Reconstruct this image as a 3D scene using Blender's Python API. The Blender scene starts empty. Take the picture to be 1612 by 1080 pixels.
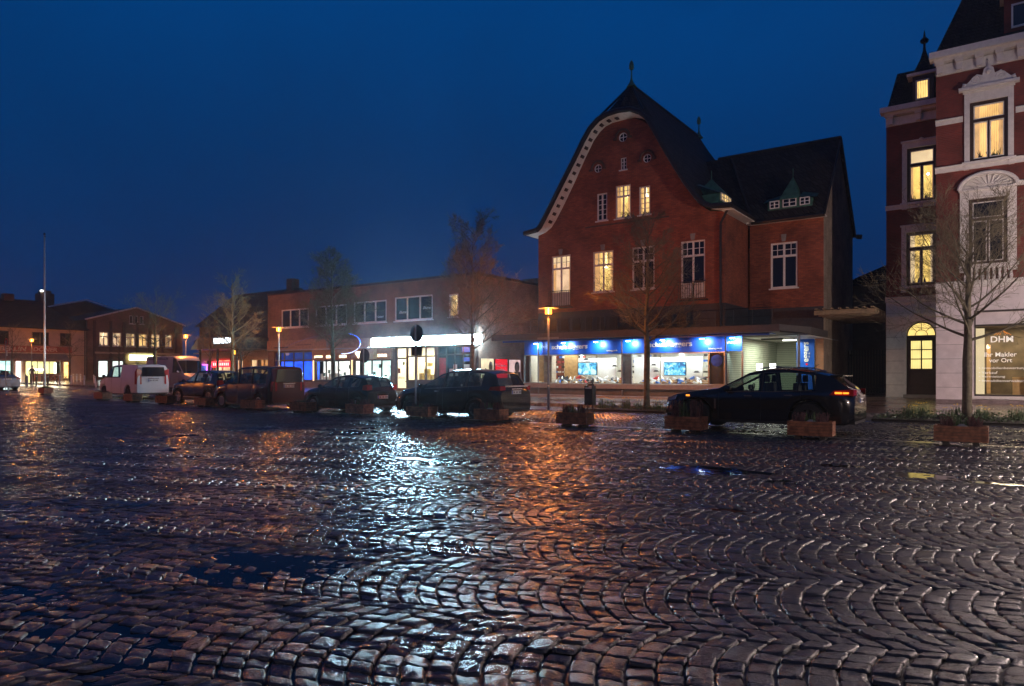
import bpy, bmesh, math, random
import numpy as np
from mathutils import Vector, Matrix
R = math.radians
scene = bpy.context.scene
COL = scene.collection
# ------------------------------------------------------------------ camera
SN, CS, FPX, HZ, EYE = .5779, .8161, 1100.0, 586.5, 1.55     # street runs along x, fronts face -y; camera turned 35.3 deg
cam = bpy.data.cameras.new('camera'); camo = bpy.data.objects.new('camera', cam); COL.objects.link(camo)
cam.sensor_width = 36; cam.lens = 36*FPX/1612; cam.shift_y = (HZ-540)/1612
cam.clip_start = .05; cam.clip_end = 3000
camo.location = (0, 0, EYE); camo.rotation_euler = (R(90), 0, R(35.305))
scene.camera = camo
# ------------------------------------------------------------------ sky (blue hour, overcast)
w = bpy.data.worlds.new('World'); scene.world = w; w.use_nodes = True
nt = w.node_tree; nt.nodes.clear()
out = nt.nodes.new('ShaderNodeOutputWorld'); bg = nt.nodes.new('ShaderNodeBackground')
tc = nt.nodes.new('ShaderNodeTexCoord'); sx = nt.nodes.new('ShaderNodeSeparateXYZ'); rp = nt.nodes.new('ShaderNodeValToRGB')
nz = nt.nodes.new('ShaderNodeTexNoise'); nz.inputs['Scale'].default_value = 2.3; nz.inputs['Detail'].default_value = 5; nz.inputs['Distortion'].default_value = .6
nt.links.new(tc.outputs['Generated'], sx.inputs[0]); nt.links.new(tc.outputs['Generated'], nz.inputs['Vector'])
mm = nt.nodes.new('ShaderNodeMath'); mm.operation = 'MULTIPLY_ADD'; mm.inputs[1].default_value = .26
nt.links.new(nz.outputs['Fac'], mm.inputs[0]); nt.links.new(sx.outputs['Z'], mm.inputs[2])
nt.links.new(mm.outputs[0], rp.inputs[0])
el = rp.color_ramp.elements
el[0].position = .10; el[0].color = (.0045, .019, .074, 1)
el[1].position = .85; el[1].color = (.0004, .016, .065, 1)
e = el.new(.26); e.color = (.0018, .0235, .102, 1)
e = el.new(.40); e.color = (.0006, .031, .132, 1)
e = el.new(.60); e.color = (.0002, .046, .195, 1)
nt.links.new(rp.outputs[0], bg.inputs[0]); bg.inputs[1].default_value = .82
nt.links.new(bg.outputs[0], out.inputs[0])
# ------------------------------------------------------------------ render
scene.view_settings.view_transform = 'Standard'; scene.view_settings.look = 'None'
scene.view_settings.exposure = 0.28; scene.view_settings.gamma = 1
cy = scene.cycles
cy.use_denoising = True
try: cy.denoiser = 'OPENIMAGEDENOISE'
except Exception: pass
cy.max_bounces = 6; cy.diffuse_bounces = 2; cy.glossy_bounces = 3; cy.transmission_bounces = 4; cy.transparent_max_bounces = 10
cy.caustics_reflective = False; cy.caustics_refractive = False; cy.sample_clamp_indirect = 4; cy.sample_clamp_direct = 0
cy.use_light_tree = True; cy.use_adaptive_sampling = False

# ================================================================== helpers
def gz(u, v):                                   # ground height
    t = -30-u
    z = .010*(t if t > 4 else (0 if t < -4 else (t+4)**2/16))
    if v > 27.6: z += .12+.012*(v-27.6)
    return z
def pv(V, x, y=HZ):
    a = (x-806)/FPX; Y = V/(SN*a+CS); return Y*(CS*a-SN), EYE-(y-HZ)*Y/FPX
def pu(U, x, y=HZ):
    a = (x-806)/FPX; Y = U/(CS*a-SN); return Y*(SN*a+CS), EYE-(y-HZ)*Y/FPX
class Pl:                                       # facade plane: s along it, z up, d outwards
    def __init__(s, k, val): s.k, s.val = k, val
    def __call__(s, a, z, d=0.):
        return (a, s.val-d, z) if s.k == 'v' else (s.val+d, a, z)
class MB:
    def __init__(s): s.v, s.f, s.m, s.mi = [], [], [], 0
    def add(s, vs, fs, mi=None):
        o = len(s.v); s.v += [tuple(p) for p in vs]; s.f += [[i+o for i in f] for f in fs]
        s.m += [s.mi if mi is None else mi]*len(fs); return s
    def box(s, c, d, mi=None, rz=0., taper=1.):
        hx, hy, hz = d[0]/2, d[1]/2, d[2]/2; vs = []
        for z in (-1, 1):
            k = taper if z > 0 else 1
            for x, y in ((-1, -1), (1, -1), (1, 1), (-1, 1)):
                px, py = x*hx*k, y*hy*k
                vs.append((c[0]+px*math.cos(rz)-py*math.sin(rz), c[1]+px*math.sin(rz)+py*math.cos(rz), c[2]+z*hz))
        return s.add(vs, [(3, 2, 1, 0), (4, 5, 6, 7), (0, 1, 5, 4), (1, 2, 6, 5), (2, 3, 7, 6), (3, 0, 4, 7)], mi)
    def pbox(s, P, s0, s1, z0, z1, d0, d1, mi=None):
        vs = [P(a, z, d) for z in (z0, z1) for a, d in ((s0, d0), (s1, d0), (s1, d1), (s0, d1))]
        return s.add(vs, [(3, 2, 1, 0), (4, 5, 6, 7), (0, 1, 5, 4), (1, 2, 6, 5), (2, 3, 7, 6), (3, 0, 4, 7)], mi)
    def quad(s, a, b, c, d, mi=None): return s.add([a, b, c, d], [(0, 1, 2, 3)], mi)
    def pquad(s, P, s0, s1, z0, z1, d=0., mi=None):
        return s.quad(P(s0, z0, d), P(s1, z0, d), P(s1, z1, d), P(s0, z1, d), mi)
    def tube(s, pts, rs, n=8, cap=True, mi=None):
        pts = [Vector(p) for p in pts]; k = len(pts)
        if not hasattr(rs, '__len__'): rs = [rs]*k
        vs, fs = [], []; t0 = (pts[1]-pts[0]).normalized()
        x = t0.orthogonal().normalized()
        for i in range(k):
            t = (pts[min(i+1, k-1)]-pts[max(i-1, 0)]).normalized()
            x = (x-t*x.dot(t)); x = x.normalized() if x.length > 1e-6 else t.orthogonal().normalized()
            y = t.cross(x)
            for j in range(n):
                a = 2*math.pi*j/n; vs.append(pts[i]+x*(rs[i]*math.cos(a))+y*(rs[i]*math.sin(a)))
        for i in range(k-1):
            for j in range(n):
                fs.append((i*n+j, i*n+(j+1) % n, (i+1)*n+(j+1) % n, (i+1)*n+j))
        if cap: fs.append(tuple(range(n))[::-1]); fs.append(tuple(range((k-1)*n, k*n)))
        return s.add(vs, fs, mi)
    def lathe(s, prof, c, axis='z', n=20, mi=None, cap=True):
        vs, fs = [], []
        for r, h in prof:
            for j in range(n):
                a = 2*math.pi*j/n; x, y = r*math.cos(a), r*math.sin(a)
                p = (x, y, h) if axis == 'z' else ((x, h, y) if axis == 'y' else (h, x, y))
                vs.append((c[0]+p[0], c[1]+p[1], c[2]+p[2]))
        for i in range(len(prof)-1):
            for j in range(n): fs.append((i*n+j, i*n+(j+1) % n, (i+1)*n+(j+1) % n, (i+1)*n+j))
        if cap: fs.append(tuple(range(n))); fs.append(tuple(range((len(prof)-1)*n, len(prof)*n)))
        return s.add(vs, fs, mi)
    def disc(s, P, sc, zc, rs, rz, d, n=20, mi=None):
        return s.add([P(sc+rs*math.cos(2*math.pi*i/n), zc+rz*math.sin(2*math.pi*i/n), d) for i in range(n)], [tuple(range(n))], mi)
    def prism(s, P, poly, d0, d1, mi=None):
        n = len(poly); vs = [P(a, z, d0) for a, z in poly]+[P(a, z, d1) for a, z in poly]
        return s.add(vs, [tuple(range(n)), tuple(range(n, 2*n))[::-1]]+[(i, (i+1) % n, n+(i+1) % n, n+i) for i in range(n)], mi)
    def build(s, name, mats, parent=None, smooth=False, world=True):
        if not isinstance(mats, (list, tuple)): mats = [mats]
        o0 = ORG.get(parent.name, (0, 0, 0)) if (parent and world) else (0, 0, 0)
        me = bpy.data.meshes.new(name)
        me.from_pydata([(p[0]-o0[0], p[1]-o0[1], p[2]-o0[2]) for p in s.v], [], s.f)
        for m in mats: me.materials.append(m)
        if any(s.m): me.polygons.foreach_set('material_index', s.m)
        if smooth:
            me.polygons.foreach_set('use_smooth', [True]*len(s.f))
            if smooth != 'all':
                try: me.set_sharp_from_angle(angle=R(38))
                except Exception: pass
        me.update()
        o = bpy.data.objects.new(name, me); COL.objects.link(o)
        if parent: o.parent = parent; ORG[o.name] = o0
        else: ORG[o.name] = (0, 0, 0)
        return o
ORG = {}
def tag(o, label=None, cat=None, group=None, kind=None):
    if label: o['label'] = label
    if cat: o['category'] = cat
    if group: o['group'] = group
    if kind: o['kind'] = kind
    return o
def thing(name, loc, label, cat, group=None, rz=0.):
    o = bpy.data.objects.new(name, None); COL.objects.link(o); o.location = loc; o.rotation_euler = (0, 0, rz)
    o.empty_display_size = .2
    ORG[o.name] = tuple(loc); return tag(o, label, cat, group)
def copy_tree(o, parent=None):
    c = o.copy(); COL.objects.link(c)
    if parent: c.parent = parent
    for ch in o.children: copy_tree(ch, c)
    return c
def place(proto, first, loc, label, rz=None):
    o = proto if first else copy_tree(proto)
    o.location = loc; o['label'] = label
    if rz is not None: o.rotation_euler = (0, 0, rz)
    return o
def lathe_world(*a): pass
# ------------------------------------------------------------------ materials
def nodes(name):
    m = bpy.data.materials.new(name); m.use_nodes = True; t = m.node_tree
    return m, t, t.nodes['Principled BSDF'], t.nodes['Material Output']
def N(t, k, **kw):
    n = t.nodes.new(k)
    for a, b in kw.items():
        if a in n.inputs: n.inputs[a].default_value = b
        else: setattr(n, a, b)
    return n
def mat(name, col, rough=.6, metal=0., var=.25, scale=6., bump=0., bscale=40., coat=0., spec=.5, rvar=0.):
    m, t, p, o = nodes(name)
    p.inputs['Roughness'].default_value = rough; p.inputs['Metallic'].default_value = metal
    p.inputs['Coat Weight'].default_value = coat; p.inputs['Specular IOR Level'].default_value = spec
    g = N(t, 'ShaderNodeNewGeometry')
    if var or rvar:
        n = N(t, 'ShaderNodeTexNoise', Scale=scale, Detail=5.); t.links.new(g.outputs['Position'], n.inputs['Vector'])
    if var:
        mr = N(t, 'ShaderNodeMapRange'); mr.inputs['From Min'].default_value = .3; mr.inputs['From Max'].default_value = .7
        mr.inputs['To Min'].default_value = 1-var; mr.inputs['To Max'].default_value = 1+var
        t.links.new(n.outputs['Fac'], mr.inputs['Value'])
        h = N(t, 'ShaderNodeVectorMath', operation='SCALE'); h.inputs[0].default_value = col[:3]
        t.links.new(mr.outputs[0], h.inputs['Scale']); t.links.new(h.outputs[0], p.inputs['Base Color'])
    else: p.inputs['Base Color'].default_value = (*col[:3], 1)
    if rvar:
        mr = N(t, 'ShaderNodeMapRange'); mr.inputs['To Min'].default_value = max(.03, rough-rvar); mr.inputs['To Max'].default_value = rough+rvar
        t.links.new(n.outputs['Fac'], mr.inputs['Value']); t.links.new(mr.outputs[0], p.inputs['Roughness'])
    if bump:
        n2 = N(t, 'ShaderNodeTexNoise', Scale=bscale, Detail=4.); t.links.new(g.outputs['Position'], n2.inputs['Vector'])
        b = N(t, 'ShaderNodeBump', Strength=1.0, Distance=bump); t.links.new(n2.outputs['Fac'], b.inputs['Height'])
        t.links.new(b.outputs[0], p.inputs['Normal'])
    return m
def wallvec(t, sx_=1., sz=1.):
    g = N(t, 'ShaderNodeNewGeometry'); s = N(t, 'ShaderNodeSeparateXYZ'); t.links.new(g.outputs['Position'], s.inputs[0])
    a = N(t, 'ShaderNodeMath', operation='ADD'); t.links.new(s.outputs[0], a.inputs[0]); t.links.new(s.outputs[1], a.inputs[1])
    c = N(t, 'ShaderNodeCombineXYZ'); t.links.new(a.outputs[0], c.inputs[0]); t.links.new(s.outputs[2], c.inputs[1])
    return g, c
def brick(name, c1, c2, mortar, rough=.75, bw=.25, rh=.077, ms=.012, bump=.008, stain=.5):
    m, t, p, o = nodes(name); g, c = wallvec(t)
    b = N(t, 'ShaderNodeTexBrick', Scale=1.); b.inputs['Color1'].default_value = (*c1, 1); b.inputs['Color2'].default_value = (*c2, 1)
    b.inputs['Mortar'].default_value = (*mortar, 1); b.inputs['Mortar Size'].default_value = ms; b.inputs['Brick Width'].default_value = bw
    b.inputs['Row Height'].default_value = rh; t.links.new(c.outputs[0], b.inputs['Vector'])
    n = N(t, 'ShaderNodeTexNoise', Scale=.7, Detail=8.); n.inputs['Roughness'].default_value = .65; t.links.new(g.outputs['Position'], n.inputs['Vector'])
    mr = N(t, 'ShaderNodeMapRange'); mr.inputs['From Min'].default_value = .3; mr.inputs['From Max'].default_value = .7
    mr.inputs['To Min'].default_value = 1-stain; mr.inputs['To Max'].default_value = 1+stain*.6; t.links.new(n.outputs['Fac'], mr.inputs['Value'])
    h = N(t, 'ShaderNodeVectorMath', operation='SCALE'); t.links.new(b.outputs['Color'], h.inputs[0]); t.links.new(mr.outputs[0], h.inputs['Scale'])
    t.links.new(h.outputs[0], p.inputs['Base Color']); p.inputs['Roughness'].default_value = rough
    bp = N(t, 'ShaderNodeBump', Strength=1., Distance=-bump); t.links.new(b.outputs['Fac'], bp.inputs['Height']); t.links.new(bp.outputs[0], p.inputs['Normal'])
    return m
def emis(name, col, st, var=0., scale=4., gloss=False):
    m, t, p, o = nodes(name)
    p.inputs['Base Color'].default_value = (*[min(1, c*.6) for c in col], 1); p.inputs['Roughness'].default_value = .25
    p.inputs['Emission Color'].default_value = (*col, 1); p.inputs['Emission Strength'].default_value = st
    if var:
        g = N(t, 'ShaderNodeNewGeometry'); n = N(t, 'ShaderNodeTexNoise', Scale=scale, Detail=4.); t.links.new(g.outputs['Position'], n.inputs['Vector'])
        mr = N(t, 'ShaderNodeMapRange'); mr.inputs['From Min'].default_value = .35; mr.inputs['From Max'].default_value = .65
        mr.inputs['To Min'].default_value = st*(1-var); mr.inputs['To Max'].default_value = st*(1+var)
        t.links.new(n.outputs['Fac'], mr.inputs['Value']); t.links.new(mr.outputs[0], p.inputs['Emission Strength'])
    return m
def glass(name, tint=(.9, .95, .93), rough=.02, refl=1.):
    m, t, p, o = nodes(name); t.nodes.remove(p)
    tr = N(t, 'ShaderNodeBsdfTransparent'); tr.inputs[0].default_value = (*tint, 1)
    gl = N(t, 'ShaderNodeBsdfGlossy'); gl.inputs['Roughness'].default_value = rough; gl.inputs['Color'].default_value = (refl, refl, refl, 1)
    lw = N(t, 'ShaderNodeLayerWeight'); lw.inputs['Blend'].default_value = .5; pw = N(t, 'ShaderNodeMath', operation='POWER'); pw.inputs[1].default_value = 4.; t.links.new(lw.outputs['Facing'], pw.inputs[0])
    f = N(t, 'ShaderNodeMath', operation='MULTIPLY_ADD'); f.inputs[1].default_value = .9; f.inputs[2].default_value = .05; t.links.new(pw.outputs[0], f.inputs[0])
    mx = N(t, 'ShaderNodeMixShader'); t.links.new(f.outputs[0], mx.inputs[0]); t.links.new(tr.outputs[0], mx.inputs[1]); t.links.new(gl.outputs[0], mx.inputs[2])
    t.links.new(mx.outputs[0], o.inputs['Surface']); return m
def curtain(name, col, st, folds=9., dark=.35):
    """lit window seen from outside: curtain folds over a lit room"""
    m, t, p, o = nodes(name); g, c = wallvec(t)
    wv = N(t, 'ShaderNodeTexWave', Scale=folds, Distortion=2.5, Detail=2.); t.links.new(c.outputs[0], wv.inputs['Vector'])  # wave paints the light and shade of folds into the glow
    n = N(t, 'ShaderNodeTexNoise', Scale=1.7, Detail=5.); t.links.new(g.outputs['Position'], n.inputs['Vector'])
    a = N(t, 'ShaderNodeMath', operation='MULTIPLY_ADD'); a.inputs[1].default_value = .35; t.links.new(wv.outputs['Fac'], a.inputs[0]); t.links.new(n.outputs['Fac'], a.inputs[2])
    mr = N(t, 'ShaderNodeMapRange'); mr.inputs['From Min'].default_value = .35; mr.inputs['From Max'].default_value = .85
    mr.inputs['To Min'].default_value = st*dark; mr.inputs['To Max'].default_value = st; t.links.new(a.outputs[0], mr.inputs['Value'])
    p.inputs['Base Color'].default_value = (.5, .42, .3, 1); p.inputs['Emission Color'].default_value = (*col, 1)
    t.links.new(mr.outputs[0], p.inputs['Emission Strength']); p.inputs['Roughness'].default_value = .8
    return m
def tilemat(name, col, bw=.24, rh=.3):
    m, t, p, o = nodes(name); g, c = wallvec(t)
    wv = N(t, 'ShaderNodeTexBrick', Scale=1.); wv.inputs['Brick Width'].default_value = bw; wv.inputs['Row Height'].default_value = rh
    wv.inputs['Mortar Size'].default_value = .035; wv.inputs['Mortar Smooth'].default_value = 1.; wv.inputs['Color1'].default_value = (*col, 1)
    wv.inputs['Color2'].default_value = (*[k*.6 for k in col], 1); wv.inputs['Mortar'].default_value = (*[k*.35 for k in col], 1)
    t.links.new(c.outputs[0], wv.inputs['Vector']); t.links.new(wv.outputs['Color'], p.inputs['Base Color'])
    b = N(t, 'ShaderNodeBump', Strength=1., Distance=-.06); t.links.new(wv.outputs['Fac'], b.inputs['Height']); t.links.new(b.outputs[0], p.inputs['Normal'])
    p.inputs['Roughness'].default_value = .75; p.inputs['Specular IOR Level'].default_value = .2; return m
M = {}
M['red'] = brick('red_brick', (.45, .12, .055), (.27, .065, .038), (.22, .09, .06))
M['grey_brick'] = brick('weathered_brick', (.50, .40, .30), (.38, .29, .22), (.42, .36, .3))
M['brown'] = brick('brown_brick', (.25, .13, .085), (.19, .095, .065), (.2, .15, .12))
M['wine'] = brick('wine_brick', (.24, .045, .032), (.19, .035, .028), (.17, .055, .045))
M['darkbrick'] = brick('dark_brick', (.13, .065, .045), (.10, .05, .035), (.11, .08, .065))
M['white'] = mat('white_paint', (.80, .78, .75), .5, var=.08)
M['stucco'] = mat('pale_stucco', (.78, .72, .73), .7, var=.10, scale=3, bump=.002)
M['plaster'] = mat('cream_plaster', (.60, .46, .34), .8, var=.10, scale=2, bump=.003)
M['slate'] = mat('slate_band', (.035, .042, .052), .5, var=.2, bump=.004)
M['tile'] = tilemat('roof_tiles', (.05, .046, .048), .26, .36)
M['slatetile'] = tilemat('roof_slates', (.03, .032, .04), .2, .16)
M['copper'] = mat('green_copper', (.05, .15, .11), .55, var=.35, scale=4)
M['darkmetal'] = mat('dark_metal', (.03, .03, .034), .45, .3, var=.15)
M['grey'] = mat('grey_metal', (.28, .28, .29), .4, .4, var=.1)
M['steel'] = mat('galvanised_steel', (.45, .46, .47), .32, .9, var=.1)
M['canopy'] = mat('canopy_grey', (.10, .09, .095), .5, var=.12)
M['blue'] = mat('sign_blue', (.004, .095, .55), .4, var=.03)
M['lettering'] = mat('white_lettering', (.8, .8, .8), .5, var=0)
M['darkframe'] = mat('dark_frame', (.045, .035, .03), .4, var=.1)
M['darkpane'] = mat('dark_pane', (.012, .014, .018), .06, var=0, spec=.8)
M['brownframe'] = mat('dark_brown_frame', (.05, .028, .02), .45, var=.15)
M['glass'] = glass('shop_glass')
M['carglass'] = glass('car_glass', (.62, .70, .68))
M['darkglass'] = glass('dark_car_glass', (.13, .15, .15))
M['bark'] = mat('bark', (.11, .095, .065), .9, var=.35, scale=9, bump=.01, bscale=30)
M['bark2'] = mat('mossy_bark', (.15, .155, .09), .9, var=.35, scale=9, bump=.01, bscale=30)
M['twig'] = mat('twig_bark', (.17, .145, .09), .9, var=.3)
M['wood'] = mat('planter_wood', (.26, .10, .05), .5, var=.55, scale=9, bump=.003, bscale=60)
M['soil'] = mat('soil', (.02, .015, .01), .9, var=.3)
M['leaf'] = mat('ground_cover_leaf', (.04, .07, .025), .5, var=.5, scale=8)
M['heather'] = mat('heather_sprig', (.12, .055, .055), .8, var=.4, scale=12)
M['stonegrey'] = mat('grey_stone', (.28, .27, .26), .7, var=.2)
M['yellow'] = mat('daffodil_yellow', (.75, .5, .03), .6, var=.1)
M['concrete'] = mat('concrete', (.30, .27, .24), .6, var=.2, scale=2, bump=.003)
M['warm'] = curtain('warm_curtain', (1., .62, .22), 1.15)
M['warm2'] = curtain('warm_room', (1., .66, .20), 1.2, folds=3, dark=.28)
M['pale'] = curtain('pale_curtain', (1., .66, .42), .95)
M['dimwin'] = curtain('dim_room', (.9, .62, .35), .28, dark=.2)
M['drape'] = curtain('drape_cloth', (1., .52, .20), .75, folds=14, dark=.35); M['net'] = curtain('net_curtain', (1., .70, .40), 1.0, folds=18, dark=.45); M['lampglow'] = emis('hanging_lamp_glow', (1., .85, .55), 6)
LIT = {'warm_curtain', 'warm_room', 'pale_curtain', 'dim_room', 'bright_curtain', 'white_curtain'}
M['whiteroom'] = emis('white_room_light', (.86, 1., .92), 1.3, var=.25, scale=2)
M['creamwall'] = mat('shop_cream_wall', (.80, .76, .66), .7, var=.08)
M['palewall'] = mat('shop_pale_wall', (.78, .78, .74), .7, var=.06)
M['shopwood'] = mat('shop_wood', (.55, .33, .13), .5, var=.2)
M['rubber'] = mat('tyre_rubber', (.012, .012, .012), .75, var=.1)
M['black'] = mat('black_plastic', (.008, .008, .009), .5, var=.1)
M['rim'] = mat('alloy_rim', (.45, .45, .46), .3, .85, var=.05)
M['seat'] = mat('seat_fabric', (.02, .02, .022), .8, var=.1)
M['plate'] = mat('number_plate', (.7, .7, .68), .5, var=.05)
M['plateblue'] = mat('plate_blue', (.02, .06, .4), .5, var=0)
M['chrome'] = mat('chrome', (.75, .75, .76), .12, 1., var=0)
M['redglass'] = mat('tail_light_red', (.35, .01, .012), .15, var=0, coat=.5)
M['clearlight'] = mat('headlight_lens', (.5, .5, .5), .12, .3, var=0)
M['amber'] = mat('indicator_amber', (.6, .2, .02), .2, var=0)
def paint(name, col, rough=.22, metal=.0): return mat(name, col, rough, metal, var=0, coat=.9, spec=.4)
# ------------------------------------------------------------------ 2-D outline with holes -> wall slab
def slab(name, P, outline, holes, thick, m, parent, d=0., smooth=False):
    cu = bpy.data.curves.new('tmp', 'CURVE'); cu.dimensions = '2D'; cu.fill_mode = 'BOTH'; cu.extrude = thick/2
    for poly in [outline]+list(holes):
        sp = cu.splines.new('POLY'); sp.points.add(len(poly)-1)
        for i, (a, z) in enumerate(poly): sp.points[i].co = (a, z, 0, 1)
        sp.use_cyclic_u = True
    return from_curve(name, cu, P, d-thick/2, m, parent, smooth)
def from_curve(name, cu, P, d, m, parent, smooth=False, s0=0., z0=0.):
    ob = bpy.data.objects.new('tmp', cu); COL.objects.link(ob)
    me = bpy.data.meshes.new_from_object(ob, depsgraph=bpy.context.evaluated_depsgraph_get())
    bpy.data.objects.remove(ob); bpy.data.curves.remove(cu)
    o0 = ORG.get(parent.name, (0, 0, 0)) if parent else (0, 0, 0)
    for v in me.vertices:
        p = P(s0+v.co.x, z0+v.co.y, d+v.co.z); v.co = (p[0]-o0[0], p[1]-o0[1], p[2]-o0[2])
    me.name = name; me.materials.clear(); me.materials.append(m)
    o = bpy.data.objects.new(name, me); COL.objects.link(o); o.parent = parent; ORG[o.name] = o0
    return o
def rect(a, b, c, d): return [(a, c), (b, c), (b, d), (a, d)]
def text(name, s, P, a, z, d, width, m, parent, height=None, ext=.012, bold=0., vert=False, shear=0.):
    cu = bpy.data.curves.new('txt', 'FONT'); cu.body = s; cu.size = 1; cu.extrude = ext; cu.offset = bold; cu.shear = shear; cu.resolution_u = 3
    ob = bpy.data.objects.new('tmp', cu); COL.objects.link(ob)
    me = bpy.data.meshes.new_from_object(ob, depsgraph=bpy.context.evaluated_depsgraph_get())
    bpy.data.objects.remove(ob); bpy.data.curves.remove(cu)
    xs = [v.co.x for v in me.vertices]; ys = [v.co.y for v in me.vertices]
    x0, x1, y0, y1 = min(xs), max(xs), min(ys), max(ys); k = width/(x1-x0); kz = (height/(y1-y0)) if height else k
    o0 = ORG.get(parent.name, (0, 0, 0)) if parent else (0, 0, 0)
    for v in me.vertices:
        X, Y = (v.co.x-x0)*k, (v.co.y-y0)*kz
        p = P(a-Y, z+X, d+v.co.z) if vert else P(a+X, z+Y, d+v.co.z)
        v.co = (p[0]-o0[0], p[1]-o0[1], p[2]-o0[2])
    me.name = name; me.materials.clear(); me.materials.append(m)
    o = bpy.data.objects.new(name, me); COL.objects.link(o); o.parent = parent; ORG[o.name] = o0
    return o
RL = random.Random(31)
def drapes(P, a0, a1, z0, z1, d, pane, w_):
    """a lit room seen through the glass: far wall, two gathered curtains, sometimes a pelmet or a hanging lamp"""
    W_, H_ = a1-a0, z1-z0
    MB().pquad(P, a0, a1, z0, z1, d).build('pane', M['glass'], w_)
    MB().pquad(P, a0-.5, a1+.5, z0-.4, z1+.35, d-.55).build('room_glow', pane, w_)  # glowing sheet stands in for the lit room behind
    k = RL.random(); cw = W_*RL.uniform(.12, .3); cm = M['drape'] if RL.random() < .6 else M['net']
    for s0, s1 in ((a0, a0+cw), (a1-cw*RL.uniform(.6, 1.2), a1)):
        q = MB(); n_ = max(4, int((s1-s0)/.05)); pts_ = [(s0+(s1-s0)*i/n_, d-.1-(.035 if i % 2 else 0)) for i in range(n_+1)]
        vs = [P(x, z, dd) for x, dd in pts_ for z in (z0, z1)]; q.add(vs, [(2*i, 2*i+2, 2*i+3, 2*i+1) for i in range(n_)]); q.build('curtain', cm, w_, smooth='all')
    if k < .35:
        q = MB(); q.pquad(P, a0, a1, z1-H_*RL.uniform(.12, .3), z1, d-.08); q.build('blind', M['net'], w_)
    if k > .55:
        lx, lz = a0+W_*RL.uniform(.3, .7), z1-H_*RL.uniform(.25, .45); q = MB(); q.lathe([(.02, .12), (.10, .0), (.10, -.02), (0, -.02)], P(lx, lz, d-.38), n=10); q.tube([P(lx, lz+.1, d-.38), P(lx, z1+.1, d-.38)], .008, 4); q.build('hanging_lamp', M['lampglow'], w_)
    q = MB()
    for _ in range(RL.randint(1, 3)):
        x = a0+W_*RL.uniform(.15, .85); h = H_*RL.uniform(.06, .16); q.pbox(P, x-.05, x+.05, z0, z0+h*.5, d-.13, d-.06)
        for j in range(5): q.add([P(x-.02, z0+h*.4, d-.1), P(x+.02, z0+h*.4, d-.1), P(x+RL.uniform(-.12, .12), z0+h*RL.uniform(.8, 1.6), d-.1)], [(0, 1, 2)])
    q.build('sill_ornament', M['darkframe'], w_)
def window(root, P, a0, a1, z0, z1, frame, pane, cols=2, trans=None, rows_top=1, cols_top=None, rows=1, fw=.07, rec=.12, sill=True, sillm=None, name='window', bars=.028):
    """framed window: outer frame, posts, transom, glazing bars; pane as sub-part"""
    b = MB(); d0, d1 = -rec, -rec+.06
    b.pbox(P, a0, a1, z0, z0+fw, d0, d1); b.pbox(P, a0, a1, z1-fw, z1, d0, d1)
    b.pbox(P, a0, a0+fw, z0+fw, z1-fw, d0, d1); b.pbox(P, a1-fw, a1, z0+fw, z1-fw, d0, d1)
    zt = z0+(z1-z0)*trans if trans else z1-fw
    if trans: b.pbox(P, a0+fw, a1-fw, zt-fw*.6, zt+fw*.6, d0, d1+.02)
    zl = zt-(fw*.6 if trans else 0)
    for i in range(1, cols):
        x = a0+(a1-a0)*i/cols; b.pbox(P, x-fw*.55, x+fw*.55, z0+fw, zl, d0, d1+.01)
    for i in range(1, rows):
        z = z0+fw+(zl-z0-fw)*i/rows; b.pbox(P, a0+fw, a1-fw, z-bars/2, z+bars/2, d0, d1-.005)
    if trans:
        ct = cols_top or cols
        for i in range(1, ct):
            x = a0+(a1-a0)*i/ct; k = fw*.55 if (i*cols) % ct == 0 else bars/2
            b.pbox(P, x-k, x+k, zt+fw*.6, z1-fw, d0, d1+.01)
        for i in range(1, rows_top):
            z = zt+fw*.6+(z1-fw-zt-fw*.6)*i/rows_top; b.pbox(P, a0+fw, a1-fw, z-bars/2, z+bars/2, d0, d1-.005)
    w_ = b.build(name, frame, root)
    if pane.name in LIT and (a1-a0) > .55 and rec > .05: drapes(P, a0+fw*.5, a1-fw*.5, z0+fw*.5, z1-fw*.5, d0+.015, pane, w_)
    else: MB().pquad(P, a0+fw*.5, a1-fw*.5, z0+fw*.5, z1-fw*.5, d0+.015).build('pane', pane, w_)
    if sill: MB().pbox(P, a0-.08, a1+.08, z0-.07, z0-.002, -rec, .07).build('sill', sillm or frame, w_)
    return w_
def bulb(name, loc, energy, col, parent, radius=.1, kind='POINT', size=None, rot=None, spot=None):
    l = bpy.data.lights.new(name, kind); l.energy = energy; l.color = col
    if kind == 'AREA':
        l.shape = 'RECTANGLE'; l.size, l.size_y = size
    else: l.shadow_soft_size = radius
    if kind == 'SPOT': l.spot_size = R(spot); l.spot_blend = .6
    o = bpy.data.objects.new(name, l); COL.objects.link(o)
    o0 = ORG.get(parent.name, (0, 0, 0)) if parent else (0, 0, 0)
    o.location = (loc[0]-o0[0], loc[1]-o0[1], loc[2]-o0[2]); o.parent = parent
    if rot: o.rotation_euler = rot
    return o
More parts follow.
